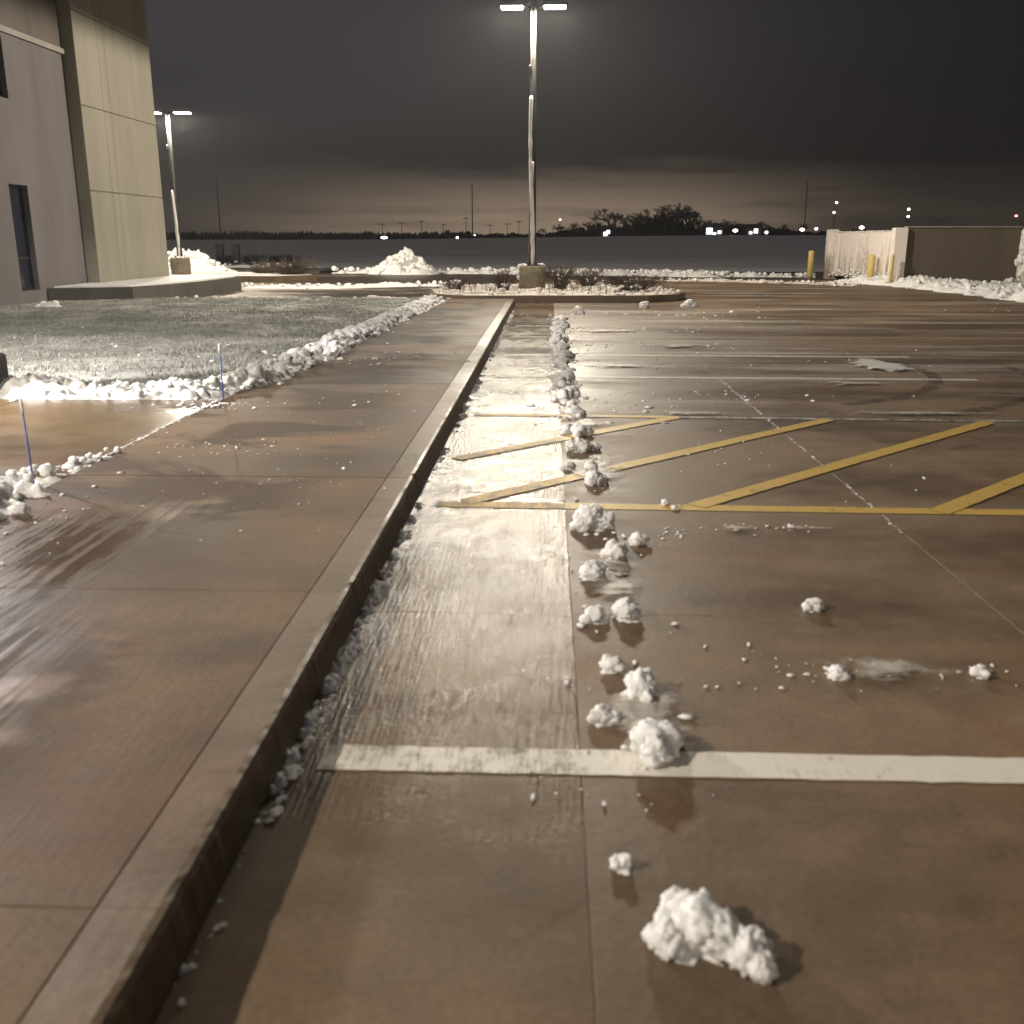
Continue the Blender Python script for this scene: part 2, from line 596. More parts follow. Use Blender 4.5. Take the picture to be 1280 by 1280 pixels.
def ridge(name, path, width, height, label, cat='snow bank', mat=None, step=0.06, across=14, lumps=0, lr=(0.03, 0.09), sub=2, seed=0, z0=0.0, group=None, rough=1.0, cells=0.0):
    """a ploughed bank of snow along a polyline"""
    rnd = random.Random(seed)
    pts = []
    for (a, b) in zip(path[:-1], path[1:]):
        a = Vector(a); b = Vector(b)
        n = max(1, int((b - a).length / step))
        for i in range(n):
            pts.append(a.lerp(b, i / n))
    pts.append(Vector(path[-1]))
    n = len(pts)
    mb = MB()
    V = []
    for i, q in enumerate(pts):
        d = (pts[min(i + 1, n - 1)] - pts[max(i - 1, 0)]).normalized()
        nx = Vector((-d.y, d.x))
        e = min(1.0, min(i, n - 1 - i) / max(1, 0.12 * n)) ** 0.5
        h = height * e * (0.75 + 0.9 * noise.noise(Vector((q.x * 1.7, q.y * 1.7, seed))) * rough)
        wd = width * (0.55 + 0.45 * e) * (1 + 0.5 * noise.noise(Vector((q.x * 2.1, q.y * 2.1, seed + 9))) * rough)
        for k in range(across + 1):
            s = k / across * 2 - 1
            prof = max(0, 1 - abs(s) ** 2.2)
            x = q.x + nx.x * s * wd / 2
            y = q.y + nx.y * s * wd / 2
            nz = noise.fractal(Vector((x * 6, y * 6, seed)), 0.8, 2.1, 4) * 0.34 * height * prof * rough
            if cells:
                wx = x + 0.03 * noise.noise(Vector((x * 11, y * 11, 5)))
                wy = y + 0.03 * noise.noise(Vector((x * 11, y * 11, 15)))
                e1 = noise.voronoi(Vector((wx * 9, wy * 9, seed)))[0]
                e2 = noise.voronoi(Vector((wx * 21, wy * 21, seed)))[0]
                nz += cells * min(1, prof * 2.2) * (0.085 * (0.62 - e1[0]) + 0.034 * (0.6 - e2[0]) - 0.02 * max(0, 0.25 - (e1[1] - e1[0])) / 0.25)
            x += noise.noise(Vector((x * 9, y * 9, 3.3))) * 0.05 * width
            V.append((x, y, z0 - 0.02 + prof * h + nz))
    F = []
    for i in range(n - 1):
        for k in range(across):
            a = i * (across + 1) + k
            F.append((a, a + 1, a + across + 2, a + across + 1))
    mb.addm(V, F)
    for i in range(lumps):
        j = rnd.randrange(n)
        q = pts[j]
        d = (pts[min(j + 1, n - 1)] - pts[max(j - 1, 0)]).normalized()
        nx = Vector((-d.y, d.x))
        s = max(-1.25, min(1.25, rnd.gauss(0, 0.5)))
        r = rnd.uniform(lr[0], lr[1]) * rnd.uniform(0.5, 1)
        zz = z0 + height * 0.75 * max(0, 1 - abs(s) ** 2)
        put_lump(mb, sub, q.x + nx.x * s * width / 2, q.y + nx.y * s * width / 2, zz + r * 0.2, r, 0.85, rnd)
    o = mb.build(name, mat or M_snow, None, True)
    return tag(o, label, cat, group)


def pile(name, cx, cy, w, d, h, label, lumps, seed, z0=0.0, n=44, lr=(0.05, 0.16), mat=None, sub=2):
    rnd = random.Random(seed)
    mb = MB()
    V = []
    for j in range(n + 1):
        for i in range(n + 1):
            u = i / n * 2 - 1
            v = j / n * 2 - 1
            rr = math.sqrt(u * u + v * v)
            x = cx + u * w / 2
            y = cy + v * d / 2
            k = 1 + 0.35 * noise.noise(Vector((u * 2, v * 2, seed)))
            b = max(0, 1 - (rr * k) ** 1.5)
            z = h * b * (0.8 + 0.5 * noise.noise(Vector((x * 1.5, y * 1.5, seed)))) + b * 0.3 * h * noise.fractal(Vector((x * 4, y * 4, seed)), 0.8, 2, 4)
            V.append((x, y, z0 - 0.02 + z))
    F = [(j * (n + 1) + i, j * (n + 1) + i + 1, (j + 1) * (n + 1) + i + 1, (j + 1) * (n + 1) + i) for j in range(n) for i in range(n)]
    mb.addm(V, F)
    for _ in range(lumps):
        a = rnd.uniform(0, 6.28)
        r = rnd.random() ** 0.7
        s = rnd.uniform(*lr)
        put_lump(mb, sub, cx + math.cos(a) * r * w * 0.46, cy + math.sin(a) * r * d * 0.46, z0 + h * 0.85 * max(0, 1 - r ** 1.5), s, 0.9, rnd)
    o = mb.build(name, mat or M_snow, None, True)
    return tag(o, label, 'snow pile')


def grid(name, xs, ys, zf, mat, kind='structure', smooth=True, parent=None):
    V = [(x, y, zf(x, y)) for y in ys for x in xs]
    nx = len(xs)
    F = [(j * nx + i, j * nx + i + 1, (j + 1) * nx + i + 1, (j + 1) * nx + i) for j in range(len(ys) - 1) for i in range(nx - 1)]
    mb = MB()
    mb.addm(V, F)
    o = mb.build(name, mat, parent, smooth)
    if kind: o['kind'] = kind
    return o


def poly(name, pts, z, thick, mat, parent=None):
    """flat sheet or slab from an outline"""
    n = len(pts)
    V = [(x, y, z) for x, y in pts] + [(x, y, z - thick) for x, y in pts]
    F = [tuple(range(n)), tuple(range(2 * n - 1, n - 1, -1))] + [((i + 1) % n, i, n + i, n + (i + 1) % n) for i in range(n)]
    mb = MB()
    mb.addm(V, F)
    return mb.build(name, mat, parent)


def sstep(v, a, b):
    k = max(0, min(1, (v - a) / (b - a)))
    return k * k * (3 - 2 * k)


# ------------------------------------------------------------------ ground
def fz(x, y):
    up = sstep(y, 55, 250)
    hgt = 0.70 + 1.0 * sstep(x, -60, 45)
    return -0.16 + up * (hgt + 0.16) + (0.05 * noise.noise(Vector((x * 0.08, y * 0.08, 0))) if y > 45 else 0)


ys = list(np.arange(-60, 40, 10)) + list(np.arange(40, 60, 1.0)) + list(np.arange(60, 300, 6.0)) + [320, 400, 600]
xs = [-500, -350, -250] + list(np.arange(-180, 181, 6.0)) + [250, 350, 500]
grid('snow_field', xs, ys, fz, M_field)
poly('ground', [(-60, -40), (70, -40), (70, 46), (-60, 46)], -0.115, 0.02, M_base)['kind'] = 'structure'

# parking lot: concrete slabs, joints between them open onto the dark base
lot = empty('parking_lot', (0, 0, 0), kind='structure')
poly('joint_filler', [(-0.72, -8), (26, -8), (26, 34), (-0.72, 34)], -0.03, 0.02, M_base, lot)
GX = [-0.72, 0.10, 1.75, 5.40, 9.10, 12.80, 16.50, 20.20, 26.0]
GY = [7.95 + 4.4 * k for k in range(-4, 7)]
G = 0.0006
for i in range(len(GX) - 1):
    proto = None
    for j in range(len(GY) - 1):
        loc = (GX[i], GY[j], 0.0004 * random.uniform(-1, 1))
        if proto is None:
            mb = MB()
            mb.bbox(G, GX[i + 1] - GX[i] - G, G, 4.4 - G, -0.12, 0, 0.0015)
            proto = mb.build('slab', M_strip if i == 0 else M_lot, lot, loc=loc)
        else:
            link_copy(proto, lot, loc)

# painted markings, 6 mm sheets on the slabs


def stripe(x0, y0, x1, y1, wd, mat, z=0.003):
    a = Vector((x0, y0)); b = Vector((x1, y1))
    d = (b - a).normalized()
    nn = Vector((-d.y, d.x)) * wd / 2
    mb = MB()
    n = max(2, int((b - a).length / 0.04))
    V = []
    for i in range(n + 1):
        q = a.lerp(b, i / n)
        e = [0.006 * noise.noise(Vector((q.x * 14, q.y * 14, s))) for s in (1, 7)]
        V.append((q.x + nn.x * (1 + e[0] / wd * 2), q.y + nn.y * (1 + e[0] / wd * 2), z))
        V.append((q.x - nn.x * (1 + e[1] / wd * 2), q.y - nn.y * (1 + e[1] / wd * 2), z))
    F = [(2 * i, 2 * i + 1, 2 * i + 3, 2 * i + 2) for i in range(n)]
    mb.addm(V, F)
    return mb.build('painted_line', mat, lot)


stripe(-0.62, 2.44, 4.4, 2.43, 0.135, M_white)
stripe(-0.60, 5.14, 4.4, 5.05, 0.115, M_yel)
stripe(-0.60, 7.93, 1.05, 7.87, 0.10, M_yel, 0.0045)
stripe(1.05, 7.87, 4.4, 7.76, 0.10, M_whitegone, 0.0045)
for c0, xa, xb in ((6.85, -0.60, 1.02), (5.62, -0.45, 2.22), (4.36, 0.80, 3.44), (3.05, 2.06, 4.35)):
    stripe(xa, xa * 0.98 + c0, xb, xb * 0.98 + c0, 0.115, M_yel, 0.006)
for y, m_ in ((10.22, M_whitefar), (12.18, M_whitefar), (14.42, M_whitegone), (16.25, M_whitegone)):
    stripe(-0.55, y, 4.35, y - 0.08, 0.13, m_)
for y in (-0.3,):
    stripe(-0.60, y, 4.4, y, 0.13, M_white)


def arc(cx, cy, r, a0, a1, wd):
    n = 40
    V = []
    for i in range(n + 1):
        a = R(a0 + (a1 - a0) * i / n)
        for s in (-wd / 2, wd / 2):
            V.append((cx + (r + s) * math.cos(a), cy + (r + s) * math.sin(a), 0.0075))
    mb = MB()
    mb.addm(V, [(2 * i, 2 * i + 1, 2 * i + 3, 2 * i + 2) for i in range(n)])
    return mb.build('tyre_mark', M_tyre, lot)


arc(1.35, 11.0, 2.72, -64, 14, 0.13)
arc(1.55, 11.2, 3.55, -60, 2, 0.13)

# sidewalk: slabs and a kerb of separate lengths
KZ = 0.14
walk = empty('sidewalk', (0, 0, 0), kind='structure')
poly('joint_filler', [(-2.62, -8), (-0.74, -8), (-0.74, 20.6), (-2.62, 20.6)], KZ - 0.025, 0.1, M_base, walk)
WY = [3.39 + 1.78 * k for k in range(-6, 11)] + [20.62]
pw = pk = None
for j in range(len(WY) - 1):
    L = WY[j + 1] - WY[j]
    same = abs(L - 1.78) < 1e-6
    loc = (0, WY[j], 0.0015 * random.uniform(-1, 1))
    if pw is None or not same:
        mb = MB()
        mb.bbox(-2.62, -0.8715, 0.001, L - 0.001, 0.02, KZ, 0.003)
        a = mb.build('slab', M_walk, walk, loc=loc)
        mb = MB()
        prof = [(-0.870, 0.02), (-0.870, KZ - 0.002), (-0.867, KZ + 0.001), (-0.750, KZ + 0.001), (-0.735, KZ - 0.004), (-0.726, KZ - 0.020), (-0.715, 0.02), (-0.715, -0.1)]
        n = len(prof)
        ns = 60
        V = []
        for q in range(ns + 1):
            y = 0.0006 + (L - 0.0012) * q / ns
            fade = min(1, q / 4, (ns - q) / 4)
            for e, (x, z) in enumerate(prof):
                if e in (3, 4, 5):
                    chip = max(0, noise.noise(Vector((y * 7, e * 0.2, 4))) - 0.30) * 0.014 + 0.003 * noise.noise(Vector((y * 21, e, 1)))
                    x -= chip * fade * 0.9
                    z -= chip * fade * (0.4 if e == 3 else 0.9)
                V.append((x, y, z))
        F = [(q * n + i, (q + 1) * n + i, (q + 1) * n + i + 1, q * n + i + 1) for q in range(ns) for i in range(n - 1)] + [tuple(range(n)), tuple(range((ns + 1) * n - 1, ns * n - 1, -1))]
        mb.addm(V, F)
        k = mb.build('kerb', M_kerb, walk, loc=loc)
        if pw is None: pw, pk = a, k
    else:
        link_copy(pw, walk, loc)
        link_copy(pk, walk, loc)

# path to the entrance
path = empty('entrance_path', (0, 0, 0), kind='structure')
poly('joint_filler', [(-10.7, 5.13), (-2.63, 5.13), (-2.63, 7.76), (-10.7, 7.76)], KZ - 0.025, 0.1, M_base, path)
pp = None
for k in range(5):
    loc = (-2.634 - 1.6 * (k + 1), 5.14, 0.001 * random.uniform(-1, 1))
    if pp is None:
        mb = MB()
        mb.bbox(0.005, 1.595, 0.004, 2.61, 0.02, KZ, 0.006)
        pp = mb.build('slab', M_path, path, loc=loc)
    else:
        link_copy(pp, path, loc)


# lawns
def lz(x, y):
    h = 0.125 + 0.03 * noise.noise(Vector((x * 0.7, y * 0.7, 1))) + 0.022 * noise.fractal(Vector((x * 3, y * 3, 2)), 0.8, 2, 4)
    h -= 0.06 * sstep(-x, 7.5, 10.5)
    return h


grid('lawn', list(np.arange(-10.84, -2.5, 0.06)), list(np.arange(7.78, 21.7, 0.07)), lz, M_lawn)
grid('lawn', list(np.arange(-10.84, -2.55, 0.12)), list(np.arange(-9, 5.14, 0.12)), lz, M_lawn)


def blades(name, x0, x1, y0, y1, n, seed):
    r = np.random.default_rng(seed)
    x = r.uniform(x0, x1, n * 3)
    y = r.uniform(y0, y1, n * 3)
    keep = []
    for i in range(n * 3):
        d = noise.noise(Vector((x[i] * 1.1, y[i] * 1.1, 5))) + 0.6 * noise.noise(Vector((x[i] * 4, y[i] * 4, 8)))
        if d > r.uniform(-0.5, 0.7): keep.append(i)
        if len(keep) >= n: break
    V = []
    for i in keep:
        z = lz(x[i], y[i]) - 0.01
        a = r.uniform(0, 6.28)
        wdt = r.uniform(0.004, 0.010)
        h = r.uniform(0.02, 0.06)
        lx, ly = r.normal(0, 0.028, 2)
        c, s = math.cos(a) * wdt, math.sin(a) * wdt
        V += [(x[i] - c, y[i] - s, z), (x[i] + c, y[i] + s, z), (x[i] + lx, y[i] + ly, z + h)]
    k = len(V) // 3
    mb = MB()
    mb.v = [np.array(V, dtype=np.float32)]
    mb.f = [(3 * i, 3 * i + 1, 3 * i + 2) for i in range(k)]
    o = mb.build(name, M_grass)
    o['kind'] = 'stuff'
    tag(o, 'short frosted grass poking through thin snow on the lawn', 'grass')
    return o


blades('grass', -10.4, -2.7, 7.9, 21.6, 60000, 3)

# clods of snow lying on the lawn
mb = MB()
rnd = random.Random(5)
for i in range(170):
    x = rnd.uniform(-9.5, -2.8)
    y = 7.9 + 6.5 * rnd.random() ** 1.6
    if noise.noise(Vector((x * 0.9, y * 0.9, 12))) + 0.25 < rnd.uniform(-0.5, 0.6): continue
    r = rnd.uniform(0.010, 0.034)
    put_lump(mb, 1 if r < 0.035 else 2, x, y, lz(x, y) + r * 0.25, r, 0.7, rnd)
o = mb.build('snow_clods', M_snow, None, True)
tag(o, 'small scattered snow clods over the lawn near the path', 'snow', kind='stuff')

# drive and road behind the lawn and the lot
poly('road', [(-60, 21.75), (26, 21.75), (26, 30), (9.6, 33.5), (9.4, 38.2), (0, 39.5), (-8, 41.5), (-60, 41.5)], -0.105 + 0.055, 0.03, M_road)['kind'] = 'structure'
mb = MB()
mb.bbox(-8.5, -0.9, 21.72, 21.9, -0.1, 0.10, 0.02)
tag(mb.build('lawn_kerb', M_kerb), kind='structure')

# planted island with the lamp, raised and snow covered
isl = empty('island', (0, 0, 0), kind='structure')


def rounded(pts, z0, z1, name, mat, parent):
    return poly(name, pts, z1, z1 - z0, mat, parent)


isl_out = [(-1.9, 22.05), (2.2, 22.25), (2.9, 22.8), (3.2, 23.8), (2.8, 25.6), (1.8, 27.0), (-1.0, 27.6), (-2.6, 27.0), (-3.0, 24.6), (-2.7, 22.8)]
isl_in = [(x * 0.955 + 0.005, (y - 24.7) * 0.955 + 24.7) for x, y in isl_out]
poly('kerb', isl_out, 0.15, 0.3, M_kerb, isl)
poly('planting_bed', isl_in, 0.157, 0.02, M_snowd, isl)


def clip_poly(x, y, P):
    c = False
    j = len(P) - 1
    for i in range(len(P)):
        if (P[i][1] > y) != (P[j][1] > y) and x < (P[j][0] - P[i][0]) * (y - P[i][1]) / (P[j][1] - P[i][1]) + P[i][0]: c = not c
        j = i
    return c


mb = MB()
rnd = random.Random(21)
for i in range(420):
    x = rnd.uniform(-3, 3.2); y = rnd.uniform(22.1, 27.5)
    if clip_poly(x, y, isl_in):
        r = rnd.uniform(0.03, 0.10)
        put_lump(mb, 2, x, y, 0.155, r, 0.6, rnd)
tag(mb.build('snow_cover', M_snowd, isl, True), kind='stuff')
mb = MB()
for i in range(260):
    x = rnd.uniform(-2.6, 2.9); y = rnd.uniform(22.4, 26.5)
    if clip_poly(x, y, isl_in) and abs(x + 0.4) > 0.15:
        a = rnd.uniform(0, 6.28)
        h = rnd.uniform(0.08, 0.3)
        mb.tube([(x, y, 0.14), (x + 0.4 * h * math.cos(a), y + 0.4 * h * math.sin(a), 0.14 + h)], [0.008, 0.004], 3, False)
tag(mb.build('dead_stems', M_twig, isl), kind='stuff')

# island of the second lamp and the strip beyond it
i2 = empty('island', (0, 0, 0), kind='structure')
poly('kerb', [(-40, 33.4), (-9.2, 33.4), (-8.0, 34.6), (-8.6, 36.4), (-10, 37.6), (-40, 38.6)], 0.13, 0.25, M_kerb, i2)
poly('planting_bed', [(-40, 33.6), (-9.3, 33.6), (-8.2, 34.7), (-8.8, 36.2), (-10.1, 37.4), (-40, 38.4)], 0.137, 0.02, M_snow, i2)
mb = MB(); mb.box(-45, -9.5, 41.5, 46.0, -0.2, 0.04)
tag(mb.build('verge', plain('wet brown verge', (0.060, 0.050, 0.038), 0.8, 0, 0.4, 2, 0.4, 20)), kind='structure')

# ------------------------------------------------------------------ building
bld = empty('building', (-10.8, 15, 0), 'two storey stucco building with a pale panelled pilaster beside the lawn', 'building')
BX, BY = 10.8, -15.0      # children are given in world metres through this offset


def bpart(mb, name, mat, parent=None, smooth=False):
    o = mb.build(name, mat, bld if parent is None else parent, smooth)
    if parent is None: o.location = (BX, BY, 0)
    return o


def wallgrid(x, yA, yB, zA, zB, holes, mat, name='wall', depth=0.25):
    """a wall facing +X with real openings cut in it"""
    ycut = sorted({yA, yB} | {h[0] for h in holes} | {h[1] for h in holes})
    zcut = sorted({zA, zB} | {h[2] for h in holes} | {h[3] for h in holes})
    mb = MB()
    for i in range(len(ycut) - 1):
        for j in range(len(zcut) - 1):
            cy = (ycut[i] + ycut[i + 1]) / 2
            cz = (zcut[j] + zcut[j + 1]) / 2
            if any(h[0] < cy < h[1] and h[2] < cz < h[3] for h in holes): continue
            mb.addm([(x, ycut[i], zcut[j]), (x, ycut[i + 1], zcut[j]), (x, ycut[i + 1], zcut[j + 1]), (x, ycut[i], zcut[j + 1])], [(0, 1, 2, 3)])
    for y0, y1, z0, z1 in holes:
        d = x - depth
        mb.addm([(x, y0, z0), (d, y0, z0), (d, y0, z1), (x, y0, z1)], [(0, 1, 2, 3)])
        mb.addm([(x, y1, z0), (d, y1, z0), (d, y1, z1), (x, y1, z1)], [(3, 2, 1, 0)])
        mb.addm([(x, y0, z0), (d, y0, z0), (d, y1, z0), (x, y1, z0)], [(3, 2, 1, 0)])
        mb.addm([(x, y0, z1), (d, y0, z1), (d, y1, z1), (x, y1, z1)], [(0, 1, 2, 3)])
    return bpart(mb, name, mat)


WX = -10.8
low = [(20.28, 21.02, 0.32, 2.42), (16.4, 17.14, 0.32, 2.42), (12.5, 13.24, 0.32, 2.42), (1.0, 1.74, 0.32, 2.42), (-3, -2.26, 0.32, 2.42)]
upp = [(19.98, 20.74, 5.62 - 1.25, 5.24)] and [(a - 0.3, b - 0.3, 5.75, 7.6) for a, b, *_ in low]
wallgrid(WX, -10, 23.27, -0.2, 5.27, low + [(a - 0.3, b - 0.3, 4.05, 5.2) for a, b, *_ in low], M_wallL)
wallgrid(WX + 0.004, -10, 23.27, 5.39, 8.6, [], M_wallU)
mb = MB(); mb.box(WX - 0.2, WX + 0.07, -10, 23.268, 5.275, 5.385)
bpart(mb, 'ledge', M_trim)
mb = MB(); mb.box(-24, WX - 0.26, -10, 27.615, -0.2, 8.6)
bpart(mb, 'core', M_wallU)
mb = MB(); mb.box(-10.802, -10.54, 23.28, 27.62, -0.2, 8.45)
bpart(mb, 'wall', M_panel)
mb = MB(); mb.box(-24.1, WX + 0.15, -10.1, 27.7, 8.6, 8.85)
bpart(mb, 'roof_edge', M_trim)


def window(y0, y1, z0, z1):
    f = MB()
    t = 0.05
    x0, x1 = WX - 0.19, WX - 0.12
    f.box(x0, x1, y0, y0 + t, z0, z1); f.box(x0, x1, y1 - t, y1, z0, z1)
    f.box(x0, x1, y0 + t, y1 - t, z0, z0 + t); f.box(x0, x1, y0 + t, y1 - t, z1 - t, z1)
    mid = z0 + (z1 - z0) * 0.30
    f.box(x0, x1 - 0.004, y0 + t, y1 - t, mid, mid + t)
    fr = bpart(f, 'window', M_frame)
    for a, b in ((z0 + t, mid), (mid + t, z1 - t)):
        g = MB(); g.box(x0 + 0.01, x0 + 0.03, y0 + t, y1 - t, a, b)
        g.build('pane', M_glass, fr)


for h in low: window(*h)
for a, b, *_ in low: window(a - 0.3, b - 0.3, 4.05, 5.2)

# pilaster cladding: panels with open joints
PYS = [23.275, 24.46, 24.83, 27.63]
PZS = [0.0, 2.42, 4.25, 6.20, 8.45]
for j in range(4):
    for i in range(3):
        mb = MB()
        g = 0.006
        y0, y1, z0, z1 = PYS[i] + (g if i else 0), PYS[i + 1] - (g if i < 2 else 0), PZS[j] + g, PZS[j + 1] - g
        b_ = 0.012
        V = [(-10.54, y, z) for y, z in ((y0, z0), (y1, z0), (y1, z1), (y0, z1))] + [(-10.512, y, z) for y, z in ((y0, z0), (y1, z0), (y1, z1), (y0, z1))] + [(-10.5, y, z) for y, z in ((y0 + b_, z0 + b_), (y1 - b_, z0 + b_), (y1 - b_, z1 - b_), (y0 + b_, z1 - b_))]
        F = [(8, 9, 10, 11), (3, 2, 1, 0)]
        for a in range(4):
            c = (a + 1) % 4
            F += [(a, c, 4 + c, 4 + a), (4 + a, 4 + c, 8 + c, 8 + a)]
        mb.addm(V, F)
        bpart(mb, 'panel', M_panel)

# low raised plinth at the foot of the pilaster
PL = [(-10.78, 21.3), (-10.0, 21.55), (-9.2, 21.95), (-8.85, 23.2), (-8.6, 25.0), (-8.6, 27.9), (-10.78, 28.2)]
pl = poly('raised_plinth', PL, 0.33, 0.45, M_plinth)
tag(pl, 'low dark concrete plinth with snow on top below the panelled pilaster', 'plinth')
PLi = [(-10.74, 21.5), (-10.0, 21.72), (-9.32, 22.08), (-8.98, 23.3), (-8.73, 25.0), (-8.73, 27.8), (-10.74, 28.0)]
poly('snow_layer', PLi, 0.365, 0.05, M_snow, pl)
pile('snow_lump', -9.75, 19.3, 0.5, 0.4, 0.16, 'rounded lump of snow on the lawn below the tall window', 3, 81, 0.06, 16, (0.05, 0.08))

# entrance portico just out of view on the left, one pillar corner in view
por = empty('entrance_portico', (-7.5, 6.5, 0), 'pale portico pillar on a dark base at the left edge of the path', 'portico')


def ppart(mb, name, mat, parent=None):
    o = mb.build(name, mat, por if parent is None else parent)
    if parent is None: o.location = (7.5, -6.5, 0)
    return o


for x0, y0 in ((-4.98, 7.80),):
    mb = MB(); mb.bbox(x0, x0 + 0.36, y0, y0 + 0.36, 0.46, 3.5, 0.01)
    ppart(mb, 'pillar', M_trim)
    mb = MB(); mb.bbox(x0 - 0.04, x0 + 0.40, y0 - 0.04, y0 + 0.40, 0.0, 0.46, 0.02)
    ppart(mb, 'pillar_base', M_plinth)
mb = MB(); mb.box(-10.79, -5.4, 6.4, 8.2, 3.5, 3.8); mb.box(-5.4, -4.62, 7.82, 8.14, 3.502, 3.78)
ppart(mb, 'canopy', M_trim)
mb = MB(); mb.box(-10.79, -10.72, 5.4, 7.6, 0.15, 2.6)
ppart(mb, 'door', M_frame)


# ------------------------------------------------------------------ lamps
def spot(name, loc, power, col, size=168, blend=0.25, rad=0.15, parent=None, rot=(0, 0, 0), wide=False):
    d = bpy.data.lights.new(name, 'SPOT')
    d.energy = power
    d.color = col
    d.spot_size = R(size)
    d.spot_blend = blend
    d.shadow_soft_size = rad
    if wide:
        # luminaire optics: more light thrown sideways than straight down
        d.use_nodes = True
        t = NT(d.node_tree)
        e = next(q for q in d.node_tree.nodes if q.type == 'EMISSION')
        z = t.m('ABSOLUTE', t.sep(t.n('ShaderNodeTexCoord').outputs['Normal'])[2])
        t.put(e.inputs['Strength'], t.ss(z, 1.0, 0.45, 0.22, 1.0))
    o = bpy.data.objects.new(name, d)
    o.location = loc
    o.rotation_euler = rot
    COL.objects.link(o)
    if parent is not None: o.parent = parent
    return o


def lamp_pole(x, y, H, label, power, col, streak_top, seed, ped=0.70, k=1.0):
    rnd = random.Random(seed)
    o = empty('light_pole', (x, y, 0), label, 'light pole')
    mb = MB()
    mb.lathe([(0.33, -0.1), (0.33, ped * 0.55), (0.325, ped - 0.03), (0.30, ped)], n=28)
    f = mb.build('footing', M_ped, o, True)
    mb = MB()
    for i in range(16):
        a = rnd.uniform(0, 6.28); r = rnd.uniform(0.1, 0.30)
        put_lump(mb, 2, r * math.cos(a), r * math.sin(a), ped + 0.01, rnd.uniform(0.05, 0.10), 0.55, rnd)
    for i in range(9):
        put_lump(mb, 2, -0.33 + rnd.uniform(-0.02, 0.03), rnd.uniform(-0.15, 0.1), ped * rnd.uniform(0.3, 1.0), rnd.uniform(0.03, 0.06), 1.2, rnd)
    mb.build('snow_cap', M_snow, f, True)
    mb = MB()
    mb.box(-0.16, 0.16, -0.16, 0.16, ped, ped + 0.03)
    for sx in (-1, 1):
        for sy in (-1, 1):
            mb.lathe([(0.02, ped), (0.02, ped + 0.08)], 0.12 * sx, 0.12 * sy, 8)
    mb.build('base_plate', M_pole, o)
    mb = MB()
    mb.lathe([(0.105, ped + 0.02), (0.095, ped + 0.3), (0.082, H * 0.55), (0.062, H - 0.02), (0.03, H)], n=16)
    mb.build('pole', M_pole, o, True)
    # wind packed snow down the pole
    mb = MB()
    for s, ph, wr in ((0, 0.0, 0.052), (1, 2.1, 0.036)):
        pts, rad = [], []
        n = 46
        for i in range(n + 1):
            z = ped + 0.03 + (streak_top - ped) * i / n * (1.0 if s == 0 else 0.62)
            a = -1.75 + 0.50 * math.sin(z * 1.25 + ph) + (0.4 if s else -0.1)
            rp = 0.095 - 0.012 * z / H * 2
            pts.append((rp * math.cos(a), rp * math.sin(a), z))
            rad.append(wr * (0.9 + 0.35 * noise.noise(Vector((z * 3.5, s, seed)))) * (1 if i < n else 0.6))
        mb.tube(pts, rad, 8)
    mb.build('snow_streak', M_snow, o, True)
    mb = MB(); mb.bbox(-0.10, -0.05, -0.09, 0.0, H * 0.79 - 0.06, H * 0.79 + 0.06, 0.01)
    mb.build('sensor_box', M_head, o)
    for sx in (-1, 1):
        mb = MB()
        mb.tube([(0.04 * sx, 0, H - 0.10), (0.16 * sx, 0, H - 0.05), (0.26 * sx, 0, H - 0.03)], 0.03, 8)
        mb.build('arm', M_pole, o, True)
        mb = MB()
        a, b = sorted((0.22 * sx * k, 0.78 * sx * k))
        mb.bbox(a, b, -0.17, 0.17, H - 0.07, H + 0.02, 0.03)
        hd = mb.build('lamp_head', M_head, o)
        mb = MB()
        a, b = sorted((0.26 * sx * k, 0.75 * sx * k))
        mb.box(a, b, -0.14, 0.14, H - 0.098, H - 0.071)
        mb.build('lens', M_led, hd)
        spot('lamp_light', (0.5 * sx * k, 0, H - 0.16), power, col, 178.5, 0.08, 0.16, hd, wide=True)
    return o


WARM = (1.0, 0.90, 0.73)
lamp_pole(-0.43, 25.4, 6.66, 'tall double headed light pole on the snowy island at the end of the sidewalk', 4000, WARM, 4.62, 3)
lamp_pole(-12.83, 34.87, 5.47, 'farther double headed light pole beside the building corner', 3000, WARM, 2.9, 5, 0.70, 1.0)

lamp_pole(-3.3, -17.5, 6.66, 'added double headed fill light pole behind the viewpoint on the lawn', 2400, WARM, 4.0, 9)  # unseen pole, added to fill the kerb shadow and light the clump fronts

# wall floodlight of the building, left of and behind the camera
fl = empty('wall_floodlight', (-10.72, -2.2, 8.0), 'flood light fixed high on the building wall', 'wall lamp')
mb = MB(); mb.box(0.0, 0.12, -0.06, 0.06, -0.1, 0.1); mb.tube([(0.1, 0, 0), (0.32, 0, 0.02)], 0.03, 8)
mb.build('bracket', M_pole, fl)
mb = MB(); mb.bbox(0.28, 0.62, -0.28, 0.28, -0.02, 0.10, 0.02)
hd = mb.build('lamp_head', M_head, fl)
mb = MB(); mb.box(0.31, 0.59, -0.25, 0.25, -0.045, -0.022)
mb.build('lens', M_led, hd)
spot('lamp_light', (0.45, 0, -0.12), 8300, (1.0, 0.91, 0.79), 168, 0.3, 0.16, fl, (0, R(-14), 0))

